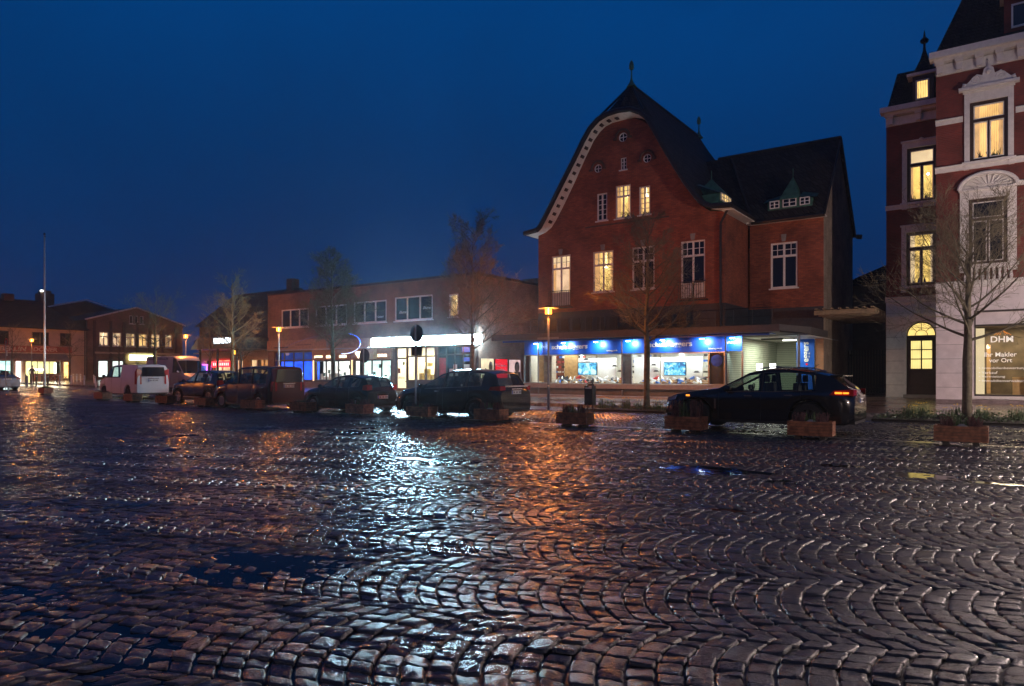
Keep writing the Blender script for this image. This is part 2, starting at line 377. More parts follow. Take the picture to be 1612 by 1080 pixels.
# ================================================================== ground
rng = np.random.default_rng(7); random.seed(5)
def wet(name, c1, rough, bump, bscale, extra=None, coat=.8):
    m, t, p, o = nodes(name); g = N(t, 'ShaderNodeNewGeometry')
    n = N(t, 'ShaderNodeTexNoise', Scale=7., Detail=3.); t.links.new(g.outputs['Position'], n.inputs['Vector'])
    r = N(t, 'ShaderNodeValToRGB'); r.color_ramp.elements[0].color = (*[k*.5 for k in c1], 1); r.color_ramp.elements[1].color = (*[k*1.7 for k in c1], 1)
    r.color_ramp.elements[0].position = .35; r.color_ramp.elements[1].position = .65
    t.links.new(n.outputs['Fac'], r.inputs[0]); t.links.new(r.outputs[0], p.inputs['Base Color'])
    n1 = N(t, 'ShaderNodeTexNoise', Scale=.45, Detail=3.); t.links.new(g.outputs['Position'], n1.inputs['Vector'])
    mr = N(t, 'ShaderNodeMapRange'); mr.inputs['From Min'].default_value = .35; mr.inputs['From Max'].default_value = .65
    mr.inputs['To Min'].default_value = rough*.6; mr.inputs['To Max'].default_value = rough*1.6
    t.links.new(n1.outputs['Fac'], mr.inputs['Value']); t.links.new(mr.outputs[0], p.inputs['Roughness'])
    h = N(t, 'ShaderNodeTexNoise', Scale=bscale, Detail=6.); h.inputs['Roughness'].default_value = .68; t.links.new(g.outputs['Position'], h.inputs['Vector'])
    b = N(t, 'ShaderNodeBump', Strength=1., Distance=bump); t.links.new(h.outputs['Fac'], b.inputs['Height'])
    t.links.new(b.outputs[0], p.inputs['Normal']); p.inputs['IOR'].default_value = 1.45
    p.inputs['Coat Weight'].default_value = coat; p.inputs['Coat Roughness'].default_value = .20; p.inputs['Coat IOR'].default_value = 1.5
    hb = N(t, 'ShaderNodeBump', Strength=1., Distance=bump*.55); t.links.new(h.outputs['Fac'], hb.inputs['Height']); t.links.new(hb.outputs[0], p.inputs['Coat Normal'])
    if extra: extra(t, p, g, b)
    return m
def pavers(bw, rh, off=.5):
    def f(t, p, g, b):
        br = N(t, 'ShaderNodeTexBrick', Scale=1.); br.offset = off; br.inputs['Brick Width'].default_value = bw; br.inputs['Row Height'].default_value = rh
        br.inputs['Mortar Size'].default_value = .012; br.inputs['Mortar Smooth'].default_value = .6
        t.links.new(g.outputs['Position'], br.inputs['Vector'])
        b2 = N(t, 'ShaderNodeBump', Strength=1., Distance=-.008); t.links.new(br.outputs['Fac'], b2.inputs['Height']); t.links.new(b.outputs[0], b2.inputs['Normal'])
        t.links.new(b2.outputs[0], p.inputs['Normal'])
    return f
M['cobble'] = wet('wet_granite_setts', (.027, .026, .031), .38, .0110, 66, coat=1.)
M['cobble2'] = wet('wet_road_setts', (.040, .036, .037), .22, .0042, 40, coat=1.)
M['joint'] = wet('wet_joint_sand', (.012, .010, .009), .45, .006, 80)
M['farpave'] = wet('wet_square_far', (.05, .042, .04), .3, .02, 7, pavers(.16, .16))
M['pave'] = wet('wet_clay_pavers', (.16, .085, .06), .27, .003, 30, pavers(.2, .1))
M['kerb'] = wet('wet_kerb_granite', (.16, .15, .145), .22, .003, 25, pavers(1., .3, 0))
def watermat():
    m, t, p, o = nodes('puddle_water'); p.inputs['Base Color'].default_value = (.006, .006, .007, 1); p.inputs['Roughness'].default_value = .05; p.inputs['Specular IOR Level'].default_value = .28
    p.inputs['IOR'].default_value = 1.33
    g = N(t, 'ShaderNodeNewGeometry'); n = N(t, 'ShaderNodeTexNoise', Scale=5., Detail=1.); t.links.new(g.outputs['Position'], n.inputs['Vector'])
    b = N(t, 'ShaderNodeBump', Strength=1., Distance=.0012); t.links.new(n.outputs['Fac'], b.inputs['Height']); t.links.new(b.outputs[0], p.inputs['Normal'])
    return m
M['water'] = watermat()
# puddles: centre u, v, half-lengths along u and v, depth
def gp(x, y):
    Y = FPX*EYE/(y-HZ); a = (x-806)/FPX; return Y*(CS*a-SN), Y*(SN*a+CS)
PUD = []
for (x, y, ru, rv, dp) in [(420, 885, .75, .20, .014), (350, 905, .4, .16, .010), (505, 880, .3, .12, .010), (1172, 742, .40, .15, .022), (1108, 739, .60, .42, .024), (1568, 760, .40, .10, .026), (1236, 757, .25, .15, .007),
                           (1157, 803, .3, .09, .018), (160, 1020, .7, .3, .0065), (40, 940, .4, .2, .006), (1450, 748, .4, .25, .013), (660, 722, .55, .16, .011), (1326, 733, .3, .2, .012), (290, 738, .35, .22, .015)]:
    u, v = gp(x, y); PUD.append((u, v, ru, rv, dp))
def dep(u, v):
    d = .002*np.sin(u*.9+1)*np.sin(v*1.1)+.0025*np.sin(u*.37+v*.6)
    for (a, b, ru, rv, dp) in PUD:
        k = ((u-a)/ru)**2+((v-b)/rv)**2; d = d+dp*np.exp(-k**1.5*.7)
    return d
def gzn(u, v):
    t = -30-u; z = .010*np.where(t > 4, t, np.where(t < -4, 0, (t+4)**2/16)); return z
class Stones:
    def __init__(s): s.V, s.F, s.n = [], [], 0
    def add(s, tp, fn, K, top, tilt, rough):
        """tp: 1-D template coords; fn(p,q)->(u,v) arrays of shape (K,n*n); top (K,), tilt (K,2)"""
        n = len(tp); P, Q = np.meshgrid(tp, tp, indexing='ij'); P = P.ravel(); Q = Q.ravel()
        mx = np.maximum(abs(P), abs(Q)); r6 = (abs(P)**6+abs(Q)**6)**(1/6); sh = np.where(r6 > 0, mx/np.maximum(r6, 1e-6), 1)
        Pp, Qq = P*sh, Q*sh
        jit = rng.normal(0, .035, (K, n*n))*(mx > .8); Pk = Pp[None]*(1+jit); Qk = Qq[None]*(1+np.roll(jit, 3, 1))
        u, v = fn(Pk, Qk)
        h = -.0045*(mx**6)[None]*rng.uniform(.5, 1.5, (K, 1))-np.where(mx > .99, .020, 0)[None]
        z = top[:, None]+tilt[:, :1]*Pk*.06+tilt[:, 1:]*Qk*.06+h+rng.normal(0, rough, (K, n*n))*(mx < .99)
        z = z-dep(u, v)+gzn(u, v)
        s.V.append(np.stack([u, v, z], -1).reshape(-1, 3))
        i, j = np.meshgrid(np.arange(n-1), np.arange(n-1), indexing='ij'); a = (i*n+j).ravel()
        q = np.stack([a, a+n, a+n+1, a+1], 1); f = (q[None]+(np.arange(K)*n*n)[:, None, None]).reshape(-1, 4)+s.n
        s.F.append(f); s.n += K*n*n
    def build(s, name, m):
        V = np.concatenate(s.V).astype(np.float32); F = np.concatenate(s.F).astype(np.int32)
        me = bpy.data.meshes.new(name); me.vertices.add(len(V)); me.vertices.foreach_set('co', V.ravel())
        me.loops.add(F.size); me.loops.foreach_set('vertex_index', F.ravel())
        me.polygons.add(len(F)); me.polygons.foreach_set('loop_start', np.arange(0, F.size, 4, dtype=np.int32))
        me.polygons.foreach_set('loop_total', np.full(len(F), 4, np.int32))
        me.polygons.foreach_set('use_smooth', np.ones(len(F), bool)); me.update(calc_edges=True); me.validate()
        me.materials.append(m); o = bpy.data.objects.new(name, me); COL.objects.link(o); return o
T_NEAR = np.array([-1, -.94, -.78, -.42, 0, .42, .78, .94, 1]); T_MID = np.array([-1, -.88, -.35, .35, .88, 1]); T_FAR = np.array([-1, -.8, .8, 1])
BW, RA, PITCH, NS = 1.30, 1.04, .149, 10
V_END = 17.78
E1 = np.array([.938, .347]); E2 = np.array([-.347, .938])      # fan bands run at an angle to the street
st = Stones()
rows = {0: [], 1: [], 2: []}
q0 = float(np.dot(gp(1149, 941), E2))-.03
fm = math.asin(BW/2/RA)
for k in range(-12, 34):
    qc = q0+BW*k
    for i in range(-520, 220):
        p0 = i*PITCH
        cu_, cv_ = p0*E1[0]+qc*E2[0], p0*E1[1]+qc*E2[1]
        Y = -SN*cu_+CS*cv_; X = CS*cu_+SN*cv_
        if Y < 1.2 or cv_ > V_END+1.5 or cv_ < -.5 or abs(X) > .76*Y+3.2: continue
        br = np.linspace(-fm, fm, NS+1); br[1:-1] += rng.normal(0, .020, NS-1)
        for j in range(NS):
            ph = (br[j]+br[j+1])/2; dphi = (br[j+1]-br[j])/2
            pp_ = p0+RA*(1-math.cos(ph)); qq_ = qc+RA*math.sin(ph)
            u = pp_*E1[0]+qq_*E2[0]; v = pp_*E1[1]+qq_*E2[1]; Y = -SN*u+CS*v; X = CS*u+SN*v
            if v > V_END-.07 or Y < 2.2 or abs(X) > .75*Y+2.4: continue
            rows[0 if Y < 8.5 else (1 if Y < 15 else 2)].append((p0, ph, dphi, qc))
for lod, tp in ((0, T_NEAR), (1, T_MID), (2, T_FAR)):
    A = np.array(rows[lod]); K = len(A); hw = PITCH/2*rng.uniform(.89, .965, K)
    sq = rng.uniform(.88, .96, K); ju = rng.normal(0, .0035, K); jv = rng.normal(0, .0035, K)
    def fn(p, q, A=A, hw=hw, sq=sq, ju=ju, jv=jv):
        ph = A[:, 1:2]+q*A[:, 2:3]*sq[:, None]; cc = np.cos(A[:, 1:2])
        uu = A[:, 0:1]+RA*(1-np.cos(ph))+p*hw[:, None]; vv = A[:, 3:4]+RA*np.sin(ph)
        uu = uu+ju[:, None]; vv = vv+jv[:, None]
        return uu*E1[0]+vv*E2[0], uu*E1[1]+vv*E2[1]
    st.add(tp, fn, K, rng.normal(0, .0040, K), rng.normal(0, .058, (K, 2)), (.0020, .0016, .0009)[lod])
tag(st.build('cobblestone_square', M['cobble']), 'wet dark granite setts laid in fan arcs across the square', kind='structure')
# road setts in straight courses
st = Stones(); L = []
v = 18.12
while v < 24.7:
    for i in range(int(-3.0*v/.15), int((.3*v+3)/.15)):
        L.append((i*.15+(.075 if int(v*100) % 2 else 0)+rng.normal(0, .004), v+rng.normal(0, .003)))
    v += .13
A = np.array(L); K = len(A)
def fn(p, q): return A[:, :1]+p*.0675+0*q, A[:, 1:]+q*.0575
st.add(T_FAR, fn, K, rng.normal(-.006, .004, K), rng.normal(0, .05, (K, 2)), .0006)
tag(st.build('road', M['cobble2']), 'wet cobbled parking lane between the kerb line and flower beds', kind='structure')
def sheet(name, m, us, vs, zf, label=None):
    V = [(u, v, zf(u, v)) for u in us for v in vs]; n = len(vs)
    b = MB(); b.add(V, [(i*n+j, (i+1)*n+j, (i+1)*n+j+1, i*n+j+1) for i in range(len(us)-1) for j in range(n-1)])
    return tag(b.build(name, m, smooth='all'), label, kind='structure')
US = [-400, -200, -120]+list(range(-100, 0, 4))+[0, 4, 8, 12, 20, 40, 120, 400]
sheet('ground', M['farpave'], US, [-300, -60, -20, -8], lambda u, v: gz(u, 0)-.012)
sheet('joint_ground', M['joint'], [u*.5 for u in range(-220, 50)], [-8+v*.5 for v in range(0, 66)], lambda u, v: gz(u, 0)-.025-float(dep(np.array(u), np.array(v)))*1.0)
kl = sheet('kerb', M['kerb'], US, [17.80, 18.04], lambda u, v: gz(u, 0)+.006, 'flush granite kerb line between square and parking lane')
sheet('far_ground', M['farpave'], US, [24.9, 27.55], lambda u, v: gz(u, 0)-.004)
b = MB()
for i in range(len(US)-1):
    u0, u1 = US[i], US[i+1]; z0, z1 = gz(u0, 0), gz(u1, 0)
    b.quad((u0, 24.72, z0+.004), (u1, 24.72, z1+.004), (u1, 24.92, z1+.004), (u0, 24.92, z0+.004))
    b.quad((u0, 27.5, z0-.05), (u1, 27.5, z1-.05), (u1, 27.5, z1+.125), (u0, 27.5, z0+.125))
    b.quad((u0, 27.5, z0+.125), (u1, 27.5, z1+.125), (u1, 27.65, z1+.125), (u0, 27.65, z0+.125))
tag(b.build('sidewalk_kerb', M['kerb']), kind='structure')
sheet('sidewalk', M['pave'], US, [27.65, 30, 34, 38, 42, 48, 60, 120, 400], lambda u, v: gz(u, min(v, 60)))
b = MB()
for (a, c, ru, rv, dp) in PUD:
    z = gz(a, c)-.0085; n = 28
    b.add([(a, c, z)]+[(a+ru*1.25*math.cos(2*math.pi*i/n), c+rv*1.25*math.sin(2*math.pi*i/n), z) for i in range(n)], [(0, i+1, (i+1) % n+1) for i in range(n)])
    # overlapping patches sit at slightly different levels
for i in range(len(PUD)):
    o = i*29
    for k in range(29): x, y, z = b.v[o+k]; b.v[o+k] = (x, y, z-.0006*(i % 3))
tag(b.build('puddle_water', M['water']), 'shallow rain puddles lying between the setts', kind='structure')
# ================================================================== BRICK GABLE HOUSE with shoe shop
V36, V40 = Pl('v', 36.), Pl('v', 40.)
gh = thing('brick_gable_house', (-17.75, 40, .2), 'tall red brick gable house with curved verge above the blue shoe shop front', 'house')
UC = -17.75
inner = [(0, 15.87), (.7, 15.85), (1.2, 15.7), (1.62, 15.38), (2.21, 14.55), (2.84, 13.45), (3.48, 12.3), (4.22, 11.12), (4.75, 10.45), (5.3, 10.08), (5.75, 9.95)]
outL = [(0, 16.25), (.75, 16.2), (1.3, 16.02), (1.8, 15.62), (2.25, 15.0), (2.8, 14.1), (3.55, 12.95), (4.4, 11.62), (4.9, 10.85), (5.22, 10.38), (5.45, 10.2), (6.35, 10.1)]
outer = [(0, 16.25), (.75, 16.18), (1.3, 15.9), (1.7, 15.5), (2.05, 14.92), (2.6, 13.9), (3.3, 12.65), (3.95, 11.55), (4.45, 10.85), (4.85, 10.4), (5.3, 10.18), (6.35, 10.1)]
inR = [(0, 15.87), (.7, 15.82), (1.15, 15.6), (1.55, 15.25), (2.1, 14.35), (2.75, 13.2), (3.35, 12.1), (3.95, 11.1), (4.4, 10.5), (5.0, 10.05), (5.75, 9.95)]
ol = [(UC-5.75, .1)]+[(UC-w_, z) for w_, z in inner[::-1]]+[(UC+w_, z) for w_, z in inR[1:]]+[(UC+5.75, .1)]
GW = {'W1': (-22.56, -21.22, 5.54, 8.6), 'W2': (-19.72, -18.38, 6.21, 8.58), 'W3': (-17.22, -15.86, 6.21, 8.58), 'W4': (-14.34, -13.0, 5.5, 8.6),
      'A1': (-19.45, -18.78, 10.34, 11.93), 'A2': (-18.25, -17.29, 10.32, 12.2), 'A3': (-16.8, -16.12, 10.34, 11.93), 'Q': (-17.93, -17.56, 13.06, 13.75)}
RW = [(-19.37, 13.4, .24), (-17.78, 14.91, .26), (-16.3, 13.45, .24)]
circ = lambda c, z, r, n=20: [(c+r*math.cos(2*math.pi*i/n), z+r*math.sin(2*math.pi*i/n)) for i in range(n)]
holes = [rect(a, b_, c, d) for a, b_, c, d in GW.values()]+[circ(*r) for r in RW]+[rect(UC-5.5, UC+5.45, .3, 3.5)]
slab('wall', V36, ol, holes, .35, M['red'], gh)
P_r = Pl('u', UC+5.75)
slab('wall', P_r, [(36.35, .1), (40.2, .1), (40.2, 10.0), (36.35, 10.0)], [rect(36.6, 39.8, .3, 3.5)], .3, M['red'], gh)
b = MB(); b.box((UC-5.6, 43, 5), (.3, 13.2, 9.9)); b.box((UC, 49.4, 5.3), (11.4, .3, 10.5)); b.build('wall', M['red'], gh)
# slate band above canopy
b = MB(); b.pbox(V36, UC-5.74, UC+5.78, 3.78, 5.18, .003, .05); b.box((UC+5.79, 38, 4.48), (.06, 4.0, 1.4)); b.pbox(V40, UC+5.83, -7.97, 3.6, 5.1, .003, .05)
b.build('cladding_band', M['slate'], gh)
for a, b_, c, d in (GW['W1'], GW['W4']):
    lit = a < -20
    w_ = window(gh, V36, a, b_, c, d, M['white'], M['pale'] if lit else M['darkpane'], cols=2, trans=.74, rows_top=2, cols_top=4, fw=.09, sill=False)
    MB().pbox(V36, a+.05, b_-.05, c+.02, c+.85, -.1, -.05).build('lower_panel', M['white'], w_)
    r = MB(); r.pbox(V36, a-.1, b_+.1, c+.88, c+.92, .14, .18); r.pbox(V36, a-.1, b_+.1, c-.02, c+.02, .14, .18); r.pbox(V36, a-.15, b_+.15, c-.14, c-.06, .0, .2)
    for i in range(13): x = a-.08+(b_-a+.16)*i/12; r.pbox(V36, x-.01, x+.01, c+.02, c+.88, .15, .17)
    r.build('balcony_railing', M['darkmetal'], gh)
for k in ('W2', 'W3'):
    a, b_, c, d = GW[k]; window(gh, V36, a, b_, c, d, M['white'], M['warm2'] if k == 'W2' else M['darkpane'], cols=2, trans=.66, rows_top=2, cols_top=4, fw=.09)
for k in ('A1', 'A2', 'A3'):
    a, b_, c, d = GW[k]
    if k == 'A2': window(gh, V36, a, b_, c, d, M['white'], M['warm2'], cols=2, trans=.66, rows_top=2, cols_top=4, fw=.08)
    else: window(gh, V36, a, b_, c, d, M['white'], M['warm'] if k == 'A3' else M['darkpane'], cols=2, rows=5, fw=.08)
a, b_, c, d = GW['Q']; window(gh, V36, a, b_, c, d, M['white'], M['darkpane'], cols=2, rows=3, fw=.05)
for i, (c, z, r) in enumerate(RW):
    bm_ = MB(); n = 24
    ring = [V36(c+r*math.cos(2*math.pi*i/n), z+r*math.sin(2*math.pi*i/n), -.06) for i in range(n+1)]; bm_.tube(ring, .045, 6, False)
    bm_.pbox(V36, c-.02, c+.02, z-r, z+r, -.08, -.04); bm_.pbox(V36, c-r, c+r, z-.02, z+.02, -.08, -.045)
    w_ = bm_.build('window', M['white'], gh); MB().disc(V36, c, z, r, r, -.07).build('pane', M['darkpane'], w_)
    h = MB(); arc = [V36(c+(r+.16)*math.cos(t), z+(r+.16)*math.sin(t), .06) for t in np.linspace(-.15, math.pi+.15, 16)]; h.tube(arc, .07, 6); 
    for sg in (-1, 1): h.pbox(V36, c+sg*(r+.2)-.1, c+sg*(r+.2)+.1, z-.12, z-.02, 0, .12)
    h.build('window_hood', M['darkbrick'], gh)
b = MB()
for k in ('W1', 'W2', 'W3', 'W4'):
    a, b_, c, d = GW[k]; m_ = (a+b_)/2; b.prism(V36, [(m_-.09, d+.03), (m_+.09, d+.03), (m_+.14, d+.36), (m_-.14, d+.36)], .003, .07)
b.build('keystone', M['stonegrey'], gh)
b = MB()      # sunk blind panels & string lines of the gable
b.pbox(V36, -20.2, -15.0, 10.02, 10.1, .003, .04); 
b.build('string_course', M['darkbrick'], gh)
# roof: curved verge, half hip, ridge
def sec(v, kind):
    f = lambda w_, z, k: 18.2 if (kind == 'B' and w_ == 0) else (max(z, 18.2-k*w_) if kind == 'B' and w_ < 4.3 else z)
    return [(UC-w_, v, f(w_, z, 1.50)) for w_, z in outL[::-1]]+[(UC+w_, v, f(w_, z, 1.64)) for w_, z in outer[1:]]
S = [sec(35.3, 'A'), sec(37.05, 'B'), sec(47.9, 'B'), sec(49.6, 'A')]; n = len(S[0]); b = MB()
b.add([p for s_ in S for p in s_], [(i*n+j, i*n+j+1, (i+1)*n+j+1, (i+1)*n+j) for i in range(3) for j in range(n-1)])
roof = b.build('roof', M['tile'], gh)
b = MB(); b.tube([(x, y, z-.03) for x, y, z in S[0]], .13, 6); b.tube([(UC, 37.05, 18.22), (UC, 47.9, 18.22)], .1, 6)
b.tube([(UC-6.35, 35.3, 10.03), (UC-6.35, 49.6, 10.03)], .1, 6); b.tube([(UC+6.35, 35.3, 10.03), (UC+6.35, 39.4, 10.03)], .1, 6)
b.tube([(UC, 37.05, 18.22)]+[(UC+w_, 35.4, z) for w_, z in ((1.5, 15.95),)], .07, 6); b.tube([(UC, 37.05, 18.22), (UC-1.5, 35.4, 15.95)], .07, 6)
b.build('verge_and_ridge', M['darkmetal'], roof)
# white soffit with dark blocks
ins = [(w_, z) for w_, z in outer]; b = MB()
for sg in (-1, 1):
    A_ = [(UC+sg*max(w_-.08, 0), 35.4, z-.16) for w_, z in (outL if sg < 0 else outer)]
    B_ = []
    for w_, z in outer:
        # nearest along inner curve at the wall
        t = w_/6.35; B_.append(None)
    B_ = [(UC+sg*w_, 36.0, z) for w_, z in [(0, 15.87), (.7, 15.85), (1.15, 15.72), (1.5, 15.48), (1.9, 15.05), (2.45, 14.15), (3.2, 12.8), (3.98, 11.5), (4.5, 10.72), (4.8, 10.35), (5.2, 10.1), (5.75, 9.95)]]
    m_ = len(A_); b.add(A_+B_, [(i, i+1, m_+i+1, m_+i) for i in range(m_-1)])
    b.quad((UC+sg*5.75, 36, 9.95), (UC+sg*6.3, 35.4, 9.95), (UC+sg*6.3, 49.4, 9.95), (UC+sg*5.75, 49.4, 9.95))
b.build('soffit', M['white'], gh)
b = MB()
pa = [Vector((UC-w_, 35.7, z)) for w_, z in [(0, 16.0), (.72, 15.97), (1.22, 15.82), (1.65, 15.52), (2.07, 15.0), (2.6, 14.1), (3.36, 12.85), (4.18, 11.53), (4.68, 10.76), (4.98, 10.34)]]
cum = [0]
for i in range(1, len(pa)): cum.append(cum[-1]+(pa[i]-pa[i-1]).length)
d = .25
while d < cum[-1]:
    i = max(k for k in range(len(cum)) if cum[k] <= d); i = min(i, len(pa)-2); f = (d-cum[i])/(cum[i+1]-cum[i]); p = pa[i].lerp(pa[i+1], f)
    t = (pa[i+1]-pa[i]).normalized(); nrm = Vector((t.z, 0, -t.x)); q = p-Vector((0, 0, 0))
    if nrm.z > 0: nrm = -nrm
    c = q+nrm*.05; hs = .09; vs = []
    for dz in (-.02, .05):
        for sx2, sy2 in ((-1, -1), (1, -1), (1, 1), (-1, 1)): vs.append(c+t*hs*sx2+Vector((0, .15*sy2, 0))+nrm*dz)
    b = MB(); b.add(vs, [(0, 1, 2, 3), (4, 5, 6, 7), (0, 1, 5, 4), (1, 2, 6, 5), (2, 3, 7, 6), (3, 0, 4, 7)]); b.build('soffit_block', M['darkframe'], gh); d += .52
for v_, z_ in ((37.05, 18.2), (47.9, 18.2)):
    MB().lathe([(.3, 0), (.12, .25), (.05, .5), (.03, .95), (.12, 1.02), (.15, 1.2), (.10, 1.42), (.04, 1.5), (.0, 1.6)], (UC, v_, z_-.1), n=10).build('finial', M['copper'], roof, smooth=True)
# wing
sw = [(UC+5.9, 3.45), (-7.975, 3.45), (-7.975, 10.1), (UC+5.9, 10.1)]
slab('wall', V40, sw, [rect(-10.72, -9.29, 6.2, 8.72)], .3, M['red'], gh)
window(gh, V40, -10.72, -9.29, 6.2, 8.72, M['white'], M['darkpane'], cols=2, trans=.7, rows_top=2, cols_top=4, fw=.1)
MB().prism(V40, [(-10.1, 8.76), (-9.92, 8.76), (-9.87, 9.15), (-10.15, 9.15)], .003, .07).build('keystone', M['stonegrey'], gh)
b = MB(); b.pbox(V40, -8.4, -7.975, .2, 3.447, -.3, 0); b.build('pillar', brick('orange_brick', (.5, .2, .1), (.42, .16, .08), (.35, .22, .15)), gh)
P_e = Pl('u', -7.96)
slab('wall', P_e, [(40.02, .1), (48.5, .1), (48.5, 10.3), (43.9, 14.95), (40.02, 10.1)], [], .3, M['grey_brick'], gh, d=.002)
b = MB(); ez, rz_ = 9.95, 15.1
b.quad((-16.9, 39.45, ez-.05), (-7.8, 39.45, ez-.05), (-7.8, 43.9, rz_), (-16.9, 43.9, rz_)); b.quad((-16.9, 48.7, 10.1), (-7.8, 48.7, 10.1), (-7.8, 43.9, rz_), (-16.9, 43.9, rz_))
wr = b.build('roof', M['tile'], gh)
b = MB(); b.tube([(-15, 43.9, rz_+.03), (-7.8, 43.9, rz_+.03)], .1, 6); b.tube([(-11.6, 39.42, ez-.1), (-7.8, 39.42, ez-.1)], .09, 6)
b.tube([(-7.8, 39.45, ez-.02), (-7.8, 43.9, rz_+.02), (-7.8, 48.7, 10.1)], .05, 5); b.tube([(UC+6.2, 39.3, 10.1), (-14.2, 43.9, 15.1)], .06, 5)
b.build('verge_and_ridge', M['darkmetal'], wr)
b = MB(); b.box((-9.85, 39.72, 9.86), (4.1, .55, .06)); b.box((UC+6.05, 37.6, 9.92), (.6, 3.9, .05)); b.build('soffit', M['white'], gh)
b = MB(); b.tube([(UC+5.62, 35.86, .3), (UC+5.62, 35.86, 9.3), (UC+6.0, 35.75, 9.9)], .065, 8); b.build('downpipe', M['darkmetal'], gh)
b = MB(); b.tube([(-7.8, 49, 10.2), (-7.5, 49, 10.15)], .15, 6); b.build('gutter_end', M['darkmetal'], gh)
# dormers
def dormer(name, u0, u1, v, z0, apex, lit, P):
    um = (u0+u1)/2; b = MB(); hb = .62
    b.prism(P, [(u0-.12, z0-.1), (u1+.12, z0-.1), (u1+.12, z0+.38), (um+.55, z0+.45), (um-.55, z0+.45), (u0-.12, z0+.38)], -1.2, 0.0)
    c = P(um, 0, 0)
    top = P(um, apex, -.75); q = [P(um-.56, z0+.42, .12), P(um+.56, z0+.42, .12), P(um+.5, z0+.5, -1.6), P(um-.5, z0+.5, -1.6)]
    b.add(q+[top], [(0, 1, 4), (1, 2, 4), (2, 3, 4), (3, 0, 4)])
    b.add([P(um+.5, z0+.48, .05), P(u1+.35, z0+.36, .05), P(u1+.3, z0+.95, -1.2), P(um+.5, z0+1.1, -1.2)], [(0, 1, 2, 3)])
    b.add([P(um-.5, z0+.48, .05), P(u0-.35, z0+.36, .05), P(u0-.3, z0+.95, -1.2), P(um-.5, z0+1.1, -1.2)], [(0, 1, 2, 3)])
    b.tube([top, (top[0], top[1], top[2]+.45)], .025, 5)
    do = b.build(name, M['copper'], gh)
    for i, (s0, s1) in enumerate(((u0, u0+.52), (um-.36, um+.36), (u1-.52, u1))):
        window(do, P, s0, s1, z0, z0+.42+(.05 if i == 1 else 0), M['white'], M['warm2'] if lit else M['darkpane'], cols=2, rows=2, fw=.05, rec=-.02, sill=False, bars=.03)
    return do
dormer('dormer', -10.75, -8.65, 39.95, 10.62, 12.45, False, Pl('v', 40.0))
dormer('dormer', 36.9, 38.5, 0, 10.75, 12.2, True, Pl('u', UC+5.25))
# ---- shop: canopy
CZ0, CZ1 = 3.42, 3.76
b = MB(); poly = [(-24.85, 33.0), (-8.45, 33.0), (-7.75, 36.0), (-7.75, 39.95), (UC+5.95, 39.95), (UC+5.95, 35.9), (-24.85, 35.9)]
n = len(poly); b.add([(x, y, CZ0) for x, y in poly]+[(x, y, CZ1) for x, y in poly], [tuple(range(n))[::-1], tuple(range(n, 2*n))]+[(i, (i+1) % n, n+(i+1) % n, n+i) for i in range(n)])
can = b.build('canopy', M['canopy'], gh)
b = MB(); b.box((-16.75, 33.6, 3.36), (15.4, .06, .12)); b.build('canopy_fascia', M['blue'], can)
b = MB(); b.box((-16.75, 34.05, CZ0-.02), (15.5, .9, .03)); b.build('canopy_lining', M['blue'], can)
b = MB()
b.tube([(-8.4, 36.4, .2), (-8.4, 36.4, 3.42)], .07, 10)
for u in (-22.4, -17.0, -11.35): b.tube([(u, 34.3, .2), (u, 34.3, 3.42)], .045, 8)
b.build('canopy_post', M['grey'], can)
b = MB(); b.tube([(-8.42, 33.02, 3.44), (-7.8, 36, 3.44)], .04, 5)
for u in np.linspace(-23.3, -8.9, 17):
    b.tube([(u, 33.5, 3.76), (u, 33.5, 4.6)], .012, 5)
b.tube([(-23.3, 33.5, 4.6), (-8.9, 33.5, 4.6)], .016, 5); b.tube([(-23.3, 33.5, 4.2), (-8.9, 33.5, 4.2)], .01, 5)
b.build('terrace_railing', M['darkmetal'], can)
b = MB()
for u in np.linspace(-22.8, -14, 12): b.box((u, 35.3, 4.35), (.5, .06, .7))
b.build('terrace_furniture', M['darkmetal'], can)
# ---- shop front
F = Pl('v', 34.6); b = MB()
b.box((UC+.2, 34.6+.3, .45), (12.3, .7, .48)); b.build('plinth', M['concrete'], gh)
b = MB(); b.box((UC+.2, 34.35, .80), (12.4, .55, .26)); b.build('window_ledge', mat('sandstone_ledge', (.5, .42, .36), .5, var=.1), gh)
b = MB(); b.box((UC+.1, 34.15, .22), (12.6, 1.2, .14)); b.build('step', mat('pale_step', (.62, .56, .5), .4, var=.15), gh)
sf = MB().pbox(F, -23.6, -11.5, 2.6, 3.40, -.1, 0).build('sign_board', M['blue'], gh)
fr = MB()
for u in (-23.6, -17.06, -16.6, -12.3, -11.5, -10.62): fr.pbox(F, u-.035, u+.035, .93, 2.6, -.08, .02)
fr.pbox(F, -17.09, -16.57, 2.5, 2.6, -.08, .02); fr.pbox(F, -23.6, -10.6, .925, .97, -.08, .02); fr.pbox(F, -23.6, -11.5, 2.54, 2.6, -.08, .015)
fr.pbox(F, -17.03, -16.63, .97, 2.5, -.07, -.03)
sfr = fr.build('shop_window', M['steel'], gh)
MB().pquad(F, -23.57, -12.3, .97, 2.55, -.03).pquad(F, -11.47, -10.62, .97, 2.6, -.03).build('glazing', M['glass'], sfr)
dk = MB(); dk.pbox(F, -12.27, -11.53, .97, 2.55, -.3, -.1); dk.build('dark_side_panel', M['darkframe'], sfr)
MB().disc(Pl('v', 34.45), -11.85, 2.15, .3, .3, 0).build('round_notice', mat('notice_blue', (.05, .1, .4), .5), sfr)
